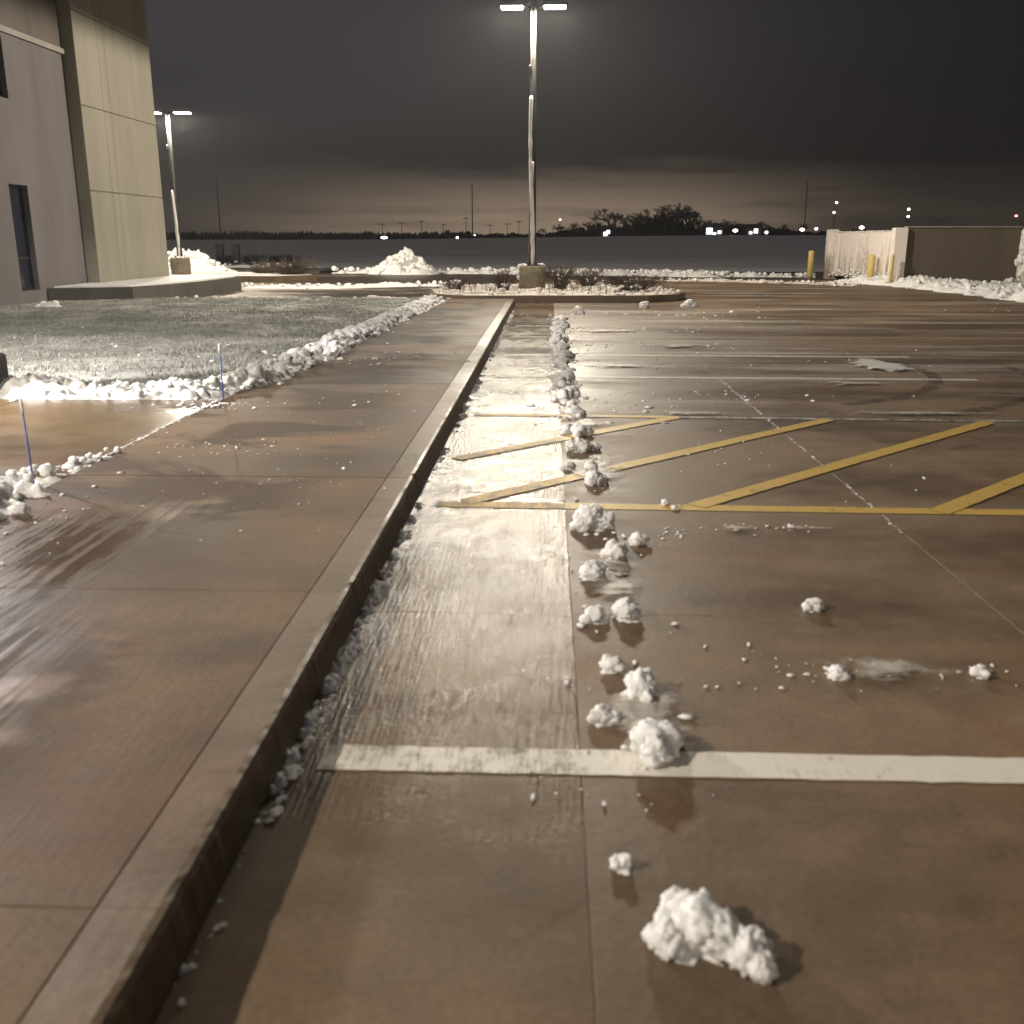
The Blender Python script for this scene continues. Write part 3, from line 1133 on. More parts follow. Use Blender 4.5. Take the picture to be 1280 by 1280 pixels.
# pendant lamp hung below the portico canopy
dl = empty('pendant_lamp', (-5.8, 7.45, 2.2), 'pendant lamp hung below the portico canopy', 'pendant lamp')
mb = MB(); mb.tube([(0, 0, 0.12), (0, 0, 1.298)], 0.012, 8)
mb.build('stem', M_pole, dl)
mb = MB(); mb.lathe([(0.20, 0.0), (0.17, 0.06), (0.05, 0.13)], n=20)
mb.build('shade', M_head, dl, True)
mb = MB(); mb.lathe([(0.13, -0.035), (0.15, -0.005)], n=20)
mb.build('lens', M_led, dl)
spot('lamp_light', (0, 0, -0.10), 1400, (1.0, 0.95, 0.92), 176, 0.06, 0.10, dl)

# ------------------------------------------------------------------ snow banks
ridge('snow_bank', [(-4.75, 8.3), (-4.3, 8.05), (-3.5, 8.0), (-2.75, 8.05)], 0.60, 0.15, 'bright white ploughed snow bank along the far edge of the golden path', step=0.013, across=54, lumps=40, lr=(0.02, 0.055), seed=1, z0=0.12, sub=3, cells=0.75)
ridge('snow_bank', [(-2.85, 7.95), (-2.62, 9.0), (-2.55, 10.5), (-2.52, 13.0)], 0.52, 0.15, 'lumpy snow bank along the sidewalk edge beside the blue marker', step=0.02, across=36, lumps=75, lr=(0.025, 0.08), seed=2, z0=0.12, sub=3, cells=0.85)
ridge('snow_bank', [(-2.52, 13.0), (-2.45, 16.5), (-2.35, 20.6)], 0.60, 0.13, 'low grey snow bank along the far part of the sidewalk edge', step=0.035, across=24, lumps=200, lr=(0.03, 0.08), seed=3, z0=0.11, cells=1.0)
ridge('snow_bank', [(-4.2, 4.8), (-3.4, 4.75), (-2.95, 4.78), (-2.72, 4.2), (-2.9, 3.2)], 0.75, 0.15, 'near snow bank in the corner between path and sidewalk', step=0.013, across=60, lumps=50, lr=(0.03, 0.07), seed=4, z0=0.11, sub=3, cells=1.0)
ridge('snow_bank', [(-3.7, 5.02), (-3.0, 5.06), (-2.72, 5.22), (-2.66, 5.75)], 0.26, 0.045, 'thin low snow ridge around the foot of the near blue stake', step=0.012, across=30, lumps=26, lr=(0.015, 0.04), seed=31, z0=KZ - 0.012, sub=3, cells=0.55)
# thin line of snow in the joint between path and sidewalk
mb = MB()
rnd = random.Random(8)
for i in range(260):
    s = rnd.random()
    put_lump(mb, 1, -2.63 + rnd.gauss(0, 0.012), 5.15 + 2.6 * s, KZ + 0.002, rnd.uniform(0.004, 0.014), 0.5, rnd)
tag(mb.build('snow_crumbs', M_snow, None, True), 'line of snow crumbs in the joint between path and sidewalk', 'snow', kind='stuff')

pile('snow_pile', -5.9, 40.9, 2.9, 2.0, 0.92, 'tall heap of ploughed snow behind the brown road', 120, 11, -0.05)
pile('snow_pile', -15.1, 41.2, 4.4, 2.4, 1.05, 'broad snow heap behind the farther light pole', 100, 12, 0.0)
ridge('snow_bank', [(-45, 47.8), (-28, 47.6), (-12.5, 47.0), (-9.6, 45.6)], 2.2, 0.18, 'long flat snow strip behind the farther light pole', mat=M_snow, step=0.25, across=10, lumps=60, lr=(0.06, 0.2), seed=14, z0=0.0, rough=0.5)
ridge('snow_bank', [(-9, 41.6), (-7.2, 41.7), (-3.8, 41.8), (-0.4, 41.3)], 0.9, 0.20, 'snow bank running on both sides of the tall snow heap', mat=M_snow, step=0.12, across=10, lumps=110, lr=(0.06, 0.16), seed=15, z0=-0.05, cells=0.8)
ridge('snow_bank', [(0.2, 41.0), (3.5, 39.6), (6.6, 38.0)], 1.3, 0.22, 'bumpy snow bank along the field edge right of the tall pole', mat=M_snow, step=0.10, across=12, lumps=160, lr=(0.04, 0.12), seed=16, z0=-0.05)
ridge('snow_bank', [(6.4, 38.6), (8.2, 38.3), (9.9, 38.2)], 0.6, 0.12, 'thin snow bank behind the left yellow bollard', mat=M_snow, step=0.10, across=10, lumps=60, lr=(0.05, 0.12), seed=17, z0=-0.05, cells=0.8)
ridge('snow_bank', [(2.6, 33.6), (5.5, 33.3), (8.2, 31.4), (9.2, 29.8)], 0.9, 0.10, 'low dirty snow windrow crossing the back of the lot', mat=M_snowd, step=0.10, across=10, lumps=90, lr=(0.03, 0.09), seed=18, z0=-0.03, cells=0.8)
ridge('snow_bank', [(-9.0, 29.6), (-6.5, 29.2), (-4.5, 30.6), (-3.0, 31.0)], 0.8, 0.12, 'curved snow windrow at the end of the far left island', mat=M_snow, step=0.10, across=10, lumps=40, lr=(0.03, 0.09), seed=19, z0=-0.05, cells=0.8)
ridge('snow_bank', [(-8.4, 22.5), (-5.5, 22.3), (-2.6, 22.0), (-1.2, 21.7)], 0.5, 0.12, 'snow line along the kerb behind the lawn', mat=M_snowd, step=0.08, across=10, lumps=60, lr=(0.03, 0.08), seed=20, z0=-0.03, cells=0.8)
ridge('snow_bank', [(9.4, 33.2), (10.7, 30.8), (11.2, 27.0), (11.3, 22.0), (11.4, 17.0)], 1.7, 0.26, 'wide rutted snow bank in front of the brown enclosure wall', mat=M_snow, step=0.10, across=34, lumps=70, lr=(0.05, 0.15), seed=22, z0=0.0, rough=0.9, cells=1.6)
ridge('snow_bank', [(13.6, 30.3), (13.8, 25.0), (14.0, 17.0)], 5.0, 0.24, 'flat snow bed between the rutted bank and the enclosure', mat=M_snow, step=0.14, across=28, lumps=40, lr=(0.05, 0.13), seed=23, z0=0.0, rough=0.7, cells=1.5)

ridge('snow_windrow', [(0.18, 8.3), (0.16, 11.0), (0.14, 14.5), (0.2, 18.6)], 0.28, 0.038, 'low broken slush windrow along the far part of the scraped strip', step=0.03, across=20, lumps=45, lr=(0.02, 0.06), seed=41, z0=0.0, sub=2, cells=0.8, rough=1.5)
# ------------------------------------------------------------------ snow clumps on the lot
CL = [
    (0.31, 1.73, 0.095, 4, 5, 'largest and nearest crumbling snow clump at the bottom right of the scraped strip'),
    (0.185, 1.97, 0.032, 4, 2, 'small snow nub left of and beyond the nearest clump'),
    (0.31, 2.50, 0.090, 4, 5, 'pointed snow clump lying on the near white line'),
    (0.17, 2.68, 0.052, 4, 3, 'jagged snow clump just beyond the near white line on its left'),
    (0.30, 2.86, 0.075, 4, 3, 'tall narrow snow clump second beyond the near white line'),
    (0.22, 3.05, 0.048, 3, 2, 'small snow clump left of the trail third beyond the white line'),
    (0.305, 3.52, 0.070, 4, 3, 'round cauliflower snow clump midway between white and yellow lines'),
    (0.19, 3.49, 0.055, 3, 2, 'half melted snow clump left of the round cauliflower clump'),
    (0.195, 3.98, 0.068, 4, 3, 'twin lobed snow clump at the edge of the icy strip'),
    (0.315, 4.24, 0.080, 4, 3, 'broad snow clump right of the trail below the yellow line'),
    (0.435, 4.46, 0.055, 3, 3, 'flat oblong snow clump farthest right in the trail'),
    (0.22, 4.74, 0.105, 4, 5, 'big double snow clump just before the yellow line'),
    (0.275, 5.63, 0.072, 4, 3, 'snow clump just past the yellow line'),
    (0.27, 5.98, 0.062, 3, 3, 'snow clump beside the first yellow hatch stripe'),
    (0.13, 6.02, 0.045, 3, 2, 'little snow clump left of the first hatch stripe clump'),
    (0.22, 6.55, 0.080, 4, 4, 'wide snow clump in the middle of the hatched bay'),
    (0.33, 6.60, 0.045, 3, 2, 'small snow knob right of the wide clump in the hatched bay'),
    (0.23, 7.08, 0.085, 3, 4, 'snow clump beside the second hatch stripe'),
    (0.14, 7.20, 0.070, 3, 3, 'snow clump on the strip edge by the second hatch stripe'),
    (0.22, 7.85, 0.085, 3, 4, 'snow clump sitting on the far yellow line'),
    (0.20, 8.30, 0.060, 3, 3, 'snow clump just beyond the far yellow line'),
    (0.14, 8.70, 0.095, 3, 5, 'spread snow clump halfway to the first faded white line'),
    (0.18, 9.90, 0.100, 3, 5, 'snow clump just short of the first faded white line'),
    (0.15, 11.1, 0.100, 3, 4, 'snow clump between the first and second faded white lines'),
    (0.20, 11.75, 0.110, 3, 5, 'snow clump just short of the second faded white line'),
    (0.17, 12.6, 0.110, 3, 4, 'snow clump just past the second faded white line'),
    (0.12, 13.6, 0.120, 3, 5, 'snow clump short of the third faded white line'),
    (0.15, 14.9, 0.120, 2, 5, 'snow clump beyond the third faded white line'),
    (0.20, 16.0, 0.120, 2, 5, 'snow clump short of the fourth faded white line'),
    (0.55, 18.8, 0.15, 2, 6, 'low snow clump near the island kerb'),
    (1.04, 3.63, 0.045, 3, 4, 'lone snow clump out on the bare lot between white and yellow lines'),
    (0.96, 3.02, 0.040, 3, 3, 'small snow clump on the lot right of the trail nearer the white line'),
    (1.44, 3.05, 0.035, 3, 3, 'small snow clump on the lot nearest the right side'),
    (0.64, 5.17, 0.028, 3, 2, 'tiny snow clump resting on the yellow line'),
    (0.68, 5.08, 0.022, 2, 2, 'tiny snow crumb touching the lower edge of the yellow line'),
    (1.95, 20.6, 0.13, 2, 6, 'left of two snow clumps lying in front of the island kerb'),
    (2.9, 20.9, 0.15, 2, 6, 'right of two snow clumps lying in front of the island kerb'),
]
for i, (x, y, r, sub, n, lab) in enumerate(CL):
    rnd = random.Random(100 + i)
    mb = MB()
    put_lump(mb, sub, 0, 0, r * 0.42, r * 0.72, 0.85, rnd)
    for k in range(n):
        a = rnd.uniform(0, 6.28)
        d = r * rnd.uniform(0.30, 0.78)
        rr = r * rnd.uniform(0.34, 0.56)
        put_lump(mb, max(2, sub - (0 if rr > 0.04 else 1)), d * math.cos(a), d * math.sin(a), rr * rnd.uniform(0.25, 0.8), rr, rnd.uniform(0.75, 1.1), rnd)
    n_ = 26
    V = [(0, 0, 0.006)] + [(r * q * rr * math.cos(a_), r * q * rr * math.sin(a_), zz) for q, zz in ((0.5, 0.004), (0.8, -0.008)) for a_, rr in [(6.283 * k / n_, 1 + 0.55 * noise.fractal(Vector((math.cos(6.283 * k / n_) * 1.7, math.sin(6.283 * k / n_) * 1.7, i * 3.1)), 0.7, 2.1, 4)) for k in range(n_)]]
    mb.addm(V, [(0, 1 + k, 1 + (k + 1) % n_) for k in range(n_)] + [(1 + k, 1 + n_ + k, 1 + n_ + (k + 1) % n_, 1 + (k + 1) % n_) for k in range(n_)])
    if i == 0:
        for ax, ay, rr in ((0.098, -0.062, 0.046), (0.118, -0.092, 0.036), (-0.055, -0.035, 0.042), (-0.02, 0.055, 0.045), (-0.075, -0.01, 0.026), (0.05, -0.02, 0.05)):
            put_lump(mb, 4, ax, ay, rr * 0.6, rr, 1.05, rnd)
    o = mb.build('snow_clump', M_snow, None, True, (x, y, 0.004))
    o.rotation_euler = (0, 0, 0)
    tag(o, lab, 'snow clump', 'snow clumps along the scraped strip')

# crumbs: along the trail, along the kerb foot and strewn on the lot
mb = MB()
rnd = random.Random(33)
for i in range(420):
    y = 2.2 + 17 * rnd.random() ** 1.25
    x = 0.20 + rnd.gauss(0, 0.11) + 0.06 * math.sin(y * 1.7)
    r = rnd.uniform(0.002, 0.009) * (1 + y * 0.10)
    put_lump(mb, 1, x, y, 0.006, r, 0.6, rnd)
tag(mb.build('snow_crumbs', M_snow, None, True), 'fine snow crumbs strewn along the trail of clumps', 'snow', kind='stuff')
mb = MB()
V, F = [], []
NX, NY = 18, 1500
for j in range(NY + 1):
    y = 1.2 + 18.6 * j / NY
    yy = y + 0.004 * math.sin(j * 2.4)
    along = noise.noise(Vector((0.3, y * 1.3, 4))) * 0.9 + noise.noise(Vector((2.3, y * 5.2, 4))) * 0.9 + 0.22
    for i in range(NX + 1):
        x = -0.722 + 0.115 * i / NX
        u = (x + 0.700) / 0.042
        e = noise.voronoi(Vector((x * 34, y * 34, 2)))[0]
        z = along - u * u * 0.55 + 0.55 * noise.fractal(Vector((x * 26, y * 26, 7)), 0.8, 2.1, 3) + 0.5 * (0.35 - e[0])
        V.append((x, yy, -0.004 + 0.042 * max(0, z) ** 0.75 * max(0.25, 1.25 - 1.5 * e[0]) if z > 0 else -0.008))
for j in range(NY):
    for i in range(NX):
        k = j * (NX + 1) + i
        F.append((k, k + 1, k + NX + 2, k + NX + 1))
mb.addm(V, F)
tag(mb.build('snow_crumbs', M_snow, None, True), 'broken line of snow bits along the foot of the kerb', 'snow', kind='stuff')
mb = MB()
for cx, cy, sx, sy, n, rm in ((0.85, 3.1, 0.25, 0.12, 26, 0.012), (1.3, 3.03, 0.35, 0.05, 26, 0.012), (0.62, 4.65, 0.05, 0.10, 22, 0.012), (0.95, 4.72, 0.12, 0.06, 22, 0.012), (1.2, 4.75, 0.06, 0.03, 16, 0.012),
                          (1.0, 6.4, 0.6, 0.5, 40, 0.012), (0.5, 8.3, 0.5, 0.3, 60, 0.02), (1.2, 9.0, 0.9, 0.15, 40, 0.02), (2.4, 11.4, 1.3, 0.6, 30, 0.02), (1.2, 13.2, 0.9, 0.3, 60, 0.025), (1.0, 15.6, 1.0, 0.5, 60, 0.03), (2.0, 18.6, 1.6, 0.6, 60, 0.04),(6, 21, 3, 1.0, 25, 0.03)):
    for i in range(n):
        put_lump(mb, 1, rnd.gauss(cx, sx), rnd.gauss(cy, sy), 0.004, rm * rnd.uniform(0.3, 1.3), 0.5, rnd)
tag(mb.build('snow_crumbs', M_snow, None, True), 'scattered flecks of snow on the bare parking bays', 'snow', kind='stuff')
mb = MB()
for cx, cy, sx, sy, n, rm in ((-2.0, 5.9, 0.25, 0.12, 45, 0.012), (-1.3, 5.2, 0.4, 0.8, 45, 0.009), (-2.3, 4.2, 0.2, 0.5, 50, 0.010), (-1.6, 7.5, 0.5, 0.6, 40, 0.012), (-1.6, 10.6, 0.4, 0.5, 60, 0.02), (-2.6, 7.5, 0.25, 0.1, 60, 0.018)):
    for i in range(n):
        put_lump(mb, 1, rnd.gauss(cx, sx), rnd.gauss(cy, sy), KZ + 0.003, rm * rnd.uniform(0.3, 1.2), 0.5, rnd)
tag(mb.build('snow_crumbs', M_snow, None, True), 'few flecks of snow on the wet sidewalk', 'snow', kind='stuff')
# salt packed joint between two rows of slabs
mb = MB()
for i in range(500):
    y = 4.7 + 5.6 * rnd.random()
    if noise.noise(Vector((1, y * 1.6, 6))) < -0.15: continue
    put_lump(mb, 1, 1.75 + rnd.gauss(0, 0.006), y, 0.0, rnd.uniform(0.004, 0.010), 0.3, rnd)
tag(mb.build('salt_line', M_snow, None, True), 'thin line of salt and snow packed in a slab joint', 'snow', kind='stuff')


def film(name, col, rough, soft, cover=0.62):
    m, t, b = newmat(name)
    g = t.n('ShaderNodeTexCoord').outputs['Generated']
    gx, gy, gz = t.sep(g)
    rr = t.m('SQRT', t.add(t.m('POWER', t.sub(gx, 0.5), 2.0), t.m('POWER', t.sub(gy, 0.5), 2.0)))
    p = geo(t)
    n1 = t.noise(p, 7, 5, 0.7)
    n2 = t.noise(t.vmul(p, (2, 9, 1)), 1.0, 5, 0.65)
    a = t.ss(t.add(t.lin(rr, 0.0, 0.5, cover, -0.25), t.add(t.mul(t.sub(n1, 0.5), 1.3), t.mul(t.sub(n2, 0.5), 1.2))), 0.12, 0.12 + soft)
    t.put(b.inputs['Base Color'], col + (1,))
    b.inputs['Roughness'].default_value = rough
    t.put(b.inputs['Alpha'], a)
    t.put(b.inputs['Normal'], t.bump(n1, 0.5, 0.02))
    return m


M_film = film('thin refrozen slush', (0.46, 0.42, 0.36), 0.5, 0.5)
M_filmw = film('thin wet snow', (0.70, 0.68, 0.64), 0.6, 0.25, 1.15)


def patch(cx, cy, rx, ry, rz, label, mat, seed, h=0.016):
    n = 56
    V = [(0, 0, h)]
    for ring, (k, zz) in enumerate(((0.5, h), (0.85, h * 0.8), (1.0, 0.0))):
        for i in range(n):
            a = 2 * math.pi * i / n
            q = 1 + 0.55 * noise.fractal(Vector((math.cos(a) * 1.6, math.sin(a) * 1.6, seed)), 0.7, 2.1, 5)
            x, y = rx * k * q * math.cos(a), ry * k * q * math.sin(a)
            V.append((x * math.cos(rz) - y * math.sin(rz), x * math.sin(rz) + y * math.cos(rz), zz + 0.003 * noise.noise(Vector((x * 9, y * 9, seed))) * (1 if ring < 2 else 0)))
    F = [(0, 1 + i, 1 + (i + 1) % n) for i in range(n)]
    for r_ in range(2):
        for i in range(n):
            j = (i + 1) % n
            F.append((1 + r_ * n + i, 1 + (r_ + 1) * n + i, 1 + (r_ + 1) * n + j, 1 + r_ * n + j))
    mb = MB(); mb.addm(V, F)
    o = mb.build('snow_patch', mat, None, True, (cx, cy, 0.009))
    return tag(o, label, 'snow patch')


patch(3.72, 11.2, 0.30, 0.75, 0.25, 'bright flat snow patch beside the curved tyre tracks', M_filmw, 1)
patch(2.95, 9.75, 0.55, 0.22, 0.0, 'thin grey slush patch along the first faded white line', M_film, 2, 0.008)
patch(1.15, 8.05, 0.85, 0.10, -0.02, 'long slush streak over the far yellow line', M_film, 3, 0.008)
patch(2.9, 8.1, 1.0, 0.14, -0.03, 'broad slush streak at the tops of the hatch stripes', M_film, 4, 0.008)
patch(1.6, 13.2, 0.8, 0.45, 0.0, 'grey slush sheet between the second and third faded lines', M_film, 5, 0.01)
for k_, (px_, py_, rx_, ry_) in enumerate(((0.30, 4.05, 0.20, 0.55), (0.30, 5.95, 0.24, 0.75), (0.27, 7.6, 0.24, 0.8), (0.33, 2.75, 0.16, 0.42), (1.12, 3.06, 0.30, 0.13), (0.95, 4.72, 0.16, 0.10), (1.32, 4.72, 0.20, 0.06), (1.75, 4.72, 0.08, 0.05))):
    patch(px_, py_, rx_, ry_, 0.0, ('thin slush smear under the clumps before the yellow line', 'thin slush smear under the clumps past the yellow line', 'thin slush smear under the clumps at the far yellow line', 'thin slush smear beside the clumps beyond the near white line', 'faint slush smear between the two lone clumps on the lot', 'roundish slush smear just below the yellow line', 'longer slush smear right of the roundish one below the yellow line', 'smallest slush smear farthest right below the yellow line')[k_], M_film, 50 + k_, 0.006)
patch(0.9, 11.1, 0.75, 0.25, 0.0, 'rough slush patch right of the strip before the second faded line', M_film, 6, 0.01)
patch(0.9, 15.4, 0.9, 0.35, 0.0, 'pale slush sheet past the third faded white line', M_film, 7, 0.01)

# ------------------------------------------------------------------ marker stakes


def stake(x, y, label, h=0.5, lean=0.0):
    o = empty('marker_stake', (x, y, 0.1), label, 'marker stake', 'blue marker stakes by the path')
    mb = MB(); mb.tube([(0, 0, -0.1), (lean * 0.8, 0, h * 0.84)], 0.0055, 8)
    mb.build('rod', M_blue, o, True)
    mb = MB(); mb.tube([(lean * 0.8, 0, h * 0.84), (lean, 0, h)], 0.0075, 8)
    mb.build('reflective_tip', M_tip, o, True)
    return o


stake(-2.59, 7.72, 'blue marker stake with white tip in the bright snow bank', 0.49, 0.0)
stake(-2.73, 4.99, 'blue marker stake standing in the near snow corner', 0.49, -0.012)
pile('snow_lump', -2.72, 4.86, 0.13, 0.12, 0.10, 'smooth round lump of snow at the foot of the near blue stake', 1, 66, 0.14, 14, (0.03, 0.04))


# ------------------------------------------------------------------ shrubs
def shrub(name, x, y, z, r, h, n, mat, label, seed, grassy=False, snow=0):
    rnd = random.Random(seed)
    o = empty(name, (x, y, z), label, 'shrub')
    mb = MB()
    for i in range(n):
        a = rnd.uniform(0, 6.28)
        s = r * rnd.random() ** 0.5
        L = h * (rnd.uniform(0.5, 1.1) if not grassy else rnd.uniform(0.25, 1.15) * (1 - 0.45 * s / r))
        b0 = Vector((0.25 * s * math.cos(a), 0.25 * s * math.sin(a), -0.05))
        b1 = Vector((0.6 * s * math.cos(a), 0.6 * s * math.sin(a), L * 0.6))
        b2 = Vector((1.15 * s * math.cos(a + 0.2), 1.15 * s * math.sin(a + 0.2), L * (rnd.uniform(0.7, 1.25) if grassy else 1)))
        mb.tube([b0, b1, b2], [0.010, 0.007, 0.004] if not grassy else [0.008, 0.012, 0.006], 3, False)
        if not grassy:
            for k in range(3):
                t0 = b1.lerp(b2, rnd.random())
                e = t0 + Vector((rnd.gauss(0, 0.09), rnd.gauss(0, 0.09), rnd.uniform(0.02, 0.14)))
                mb.tube([t0, e], [0.005, 0.003], 3, False)
    mb.build('stems', mat, o)
    if snow:
        mb = MB()
        for i in range(snow):
            a = rnd.uniform(0, 6.28)
            s = r * rnd.random()
            put_lump(mb, 2, s * math.cos(a), s * math.sin(a), h * rnd.uniform(0.1, 0.8) * (1 - 0.5 * s / r), rnd.uniform(0.03, 0.10), 0.6, rnd)
        mb.build('snow_load', M_snow, o, True)['kind'] = 'stuff'
    return o


shrub('ornamental_grass', -9.0, 35.2, 0.1, 0.85, 0.70, 300, M_dryg, 'brown dry ornamental grass clump at the end of the far left island', 1, True)
shrub('ornamental_grass', -10.3, 36.2, 0.1, 0.6, 0.55, 150, M_dryg, 'smaller dry grass clump left of the brown one on the far island', 2, True)
shrub('shrub', -1.1, 24.3, 0.15, 0.35, 0.42, 70, M_twig, 'bare twiggy shrub left of the tall pole footing', 3, False, 10)
shrub('shrub', 0.25, 24.9, 0.15, 0.45, 0.55, 90, M_twig, 'bare twiggy shrub right of the tall pole footing', 4, False, 8)
shrub('shrub', 2.0, 24.0, 0.15, 0.75, 0.34, 150, M_twig, 'flattened dark shrub at the right end of the lamp island', 5, False, 26)
shrub('shrub', 1.0, 26.3, 0.15, 0.5, 0.4, 80, M_twig, 'snow dusted shrub at the back of the lamp island', 6, False, 16)
shrub('shrub', -2.3, 24.6, 0.15, 0.4, 0.28, 60, M_twig, 'small snow dusted shrub at the left end of the lamp island', 7, False, 14)

# ------------------------------------------------------------------ trash enclosure
en = empty('enclosure', (12, 31, 0), 'brown walled waste enclosure with snow caked side boards', 'enclosure')


def epart(mb, name, mat, parent=None, smooth=False):
    o = mb.build(name, mat, en if parent is None else parent, smooth)
    if parent is None: o.location = (-12, -31, 0)
    return o


mb = MB(); mb.bbox(10.56, 13.85, 30.62, 30.85, -0.1, 1.66, 0.02)
epart(mb, 'wall', M_encl)
mb = MB(); mb.bbox(10.2, 22.0, 37.6, 37.85, -0.1, 1.60, 0.02)
epart(mb, 'wall', M_encl)
mb = MB(); mb.bbox(10.54, 13.87, 30.59, 30.88, 1.662, 1.70, 0.012)
epart(mb, 'wall_cap', M_trim)
for x, y in ((10.18, 30.5), (10.14, 37.5)):
    mb = MB(); mb.bbox(x, x + 0.36, y, y + 0.36, -0.1, 1.66, 0.03)
    epart(mb, 'post', M_gate)
# gate leaves of upright boards on the lamp side
nb = 22
y0, y1 = 30.9, 37.46
pb = None
for i in range(nb):
    a = y0 + (y1 - y0) * i / nb
    if i == nb // 2: continue
    loc = (10.26 - 12 + random.uniform(-0.012, 0.012), a - 31, 0)
    if pb is None:
        mb = MB(); mb.bbox(0, 0.06, 0.012, (y1 - y0) / nb - 0.012, 0.08, 1.58, 0.012)
        pb = mb.build('board', M_gate, en, loc=loc)
    else:
        c = link_copy(pb, en, loc)
        c.scale = (1, 1, random.uniform(0.985, 1.01))
mb = MB(); mb.box(10.275, 10.285, 30.9, 37.45, 0.1, 1.55)
epart(mb, 'backing', M_gate)
mb = MB()
rnd = random.Random(71)
for i in range(110):
    put_lump(mb, 2, rnd.uniform(10.2, 10.32), rnd.uniform(30.9, 37.4), 1.57, rnd.uniform(0.02, 0.05), 0.5, rnd)
for i in range(90):
    put_lump(mb, 2, rnd.uniform(10.18, 10.27), rnd.uniform(30.9, 37.4), rnd.uniform(0.05, 0.35), rnd.uniform(0.02, 0.05), 0.9, rnd)
tag(epart(mb, 'caked_snow', M_snow, None, True), kind='stuff')
# right pier, plastered with snow
mb = MB(); mb.bbox(13.86, 15.4, 29.9, 30.6, -0.1, 1.62, 0.04)
pr_ = epart(mb, 'pier', M_gate)
mb = MB()
for i in range(90):
    put_lump(mb, 2, rnd.uniform(13.82, 14.9), rnd.uniform(29.82, 29.9), rnd.uniform(0.5, 1.6), rnd.uniform(0.05, 0.14), 1.2, rnd)
for i in range(30):
    put_lump(mb, 2, rnd.uniform(13.9, 15.3), rnd.uniform(29.95, 30.5), 1.62, rnd.uniform(0.08, 0.16), 0.6, rnd)
for i in range(30):
    put_lump(mb, 2, 13.84, rnd.uniform(29.9, 30.5), rnd.uniform(0.3, 1.6), rnd.uniform(0.05, 0.12), 1.2, rnd)
mb.build('caked_snow', M_snow, pr_, True)
shrub('shrub', 14.8, 31.6, 1.0, 0.6, 0.9, 120, M_twig, 'snow topped bush behind the right pier of the enclosure', 9, False, 20)

bo = None
for x, y, h, lab in ((9.45, 37.1, 0.93, 'left yellow bollard standing clear of the enclosure'), (10.02, 31.95, 0.88, 'right yellow bollard in front of the snow caked boards'), (10.10, 30.3, 0.90, 'thin yellow bollard touching the enclosure corner post')):
    o = empty('bollard', (x, y, 0), lab, 'bollard', 'yellow bollards at the waste enclosure')
    mb = MB()
    r = 0.10 if 'thin' not in lab else 0.05
    mb.lathe([(r, -0.1), (r, h - r * 0.6), (r * 0.92, h - r * 0.28), (r * 0.6, h - 0.01), (r * 0.2, h)], n=18)
    mb.build('sleeve', M_boll, o, True)
    mb = MB(); mb.lathe([(r * 1.35, -0.1), (r * 1.35, 0.02), (r * 1.05, 0.03)], n=18)
    mb.build('collar', M_ped, o, True)

# ------------------------------------------------------------------ far left equipment
for x, lab in ((-16.55, 'left of two dark utility cabinets beyond the snow strip'), (-15.75, 'right of two dark utility cabinets beyond the snow strip')):
    o = empty('utility_cabinet', (x, 50.6, -0.1), lab, 'utility cabinet')
    mb = MB(); mb.bbox(-0.17, 0.17, -0.15, 0.15, 0, 1.15, 0.03); mb.build('cabinet', M_rub, o)
    mb = MB(); mb.box(-0.14, 0.14, -0.165, -0.152, 0.12, 1.0); mb.build('door', M_frame, o)
    mb = MB(); put_lump(mb, 2, 0, -0.1, 0.32, 0.12, 0.6); mb.build('snow_cap', M_snow, o, True)
for i, (x, r) in enumerate(((-16.2, 0.5), (-14.9, 0.6), (-13.8, 0.5), (-12.9, 0.55))):
    shrub('shrub', x, 50.4, -0.05, r, 0.55, 260, M_rub, ['dark low bush at the feet of the utility cabinets', 'dark low bush right of the utility cabinets', 'third dark low bush right of the utility cabinets', 'dark low bush nearest the brown ornamental grass'][i], 40 + i, False, 7)


# ------------------------------------------------------------------ far trees
def tree_meshes(seed, H, spread, levels=5):
    rnd = random.Random(seed)
    tr, cr = MB(), MB()

    def grow(p, d, L, r, lv):
        e = p + d * L
        mid = p.lerp(e, 0.5) + Vector((rnd.gauss(0, 0.04), rnd.gauss(0, 0.04), 0)) * L
        (tr if lv == 0 else cr).tube([p, mid, e], [r, r * 0.85, r * 0.68], 5 if lv < 2 else 3, False)
        if lv >= levels: return
        n = 4 if lv < 3 else 3
        for i in range(n):
            a = rnd.uniform(0, 6.28)
            t = rnd.uniform(0.3, spread)
            ax = d.orthogonal().normalized()
            nd = (Matrix.Rotation(a, 3, d) @ (Matrix.Rotation(t, 3, ax) @ d)).normalized()
            nd.z = nd.z * 0.85 + 0.12
            grow(p.lerp(e, rnd.uniform(0.55, 1)), nd.normalized(), L * rnd.uniform(0.55, 0.82), max(0.035, r * 0.6), lv + 1)
    grow(Vector((0, 0, -0.3)), Vector((0, 0, 1)), H * 0.30, H * 0.028, 0)
    return tr, cr


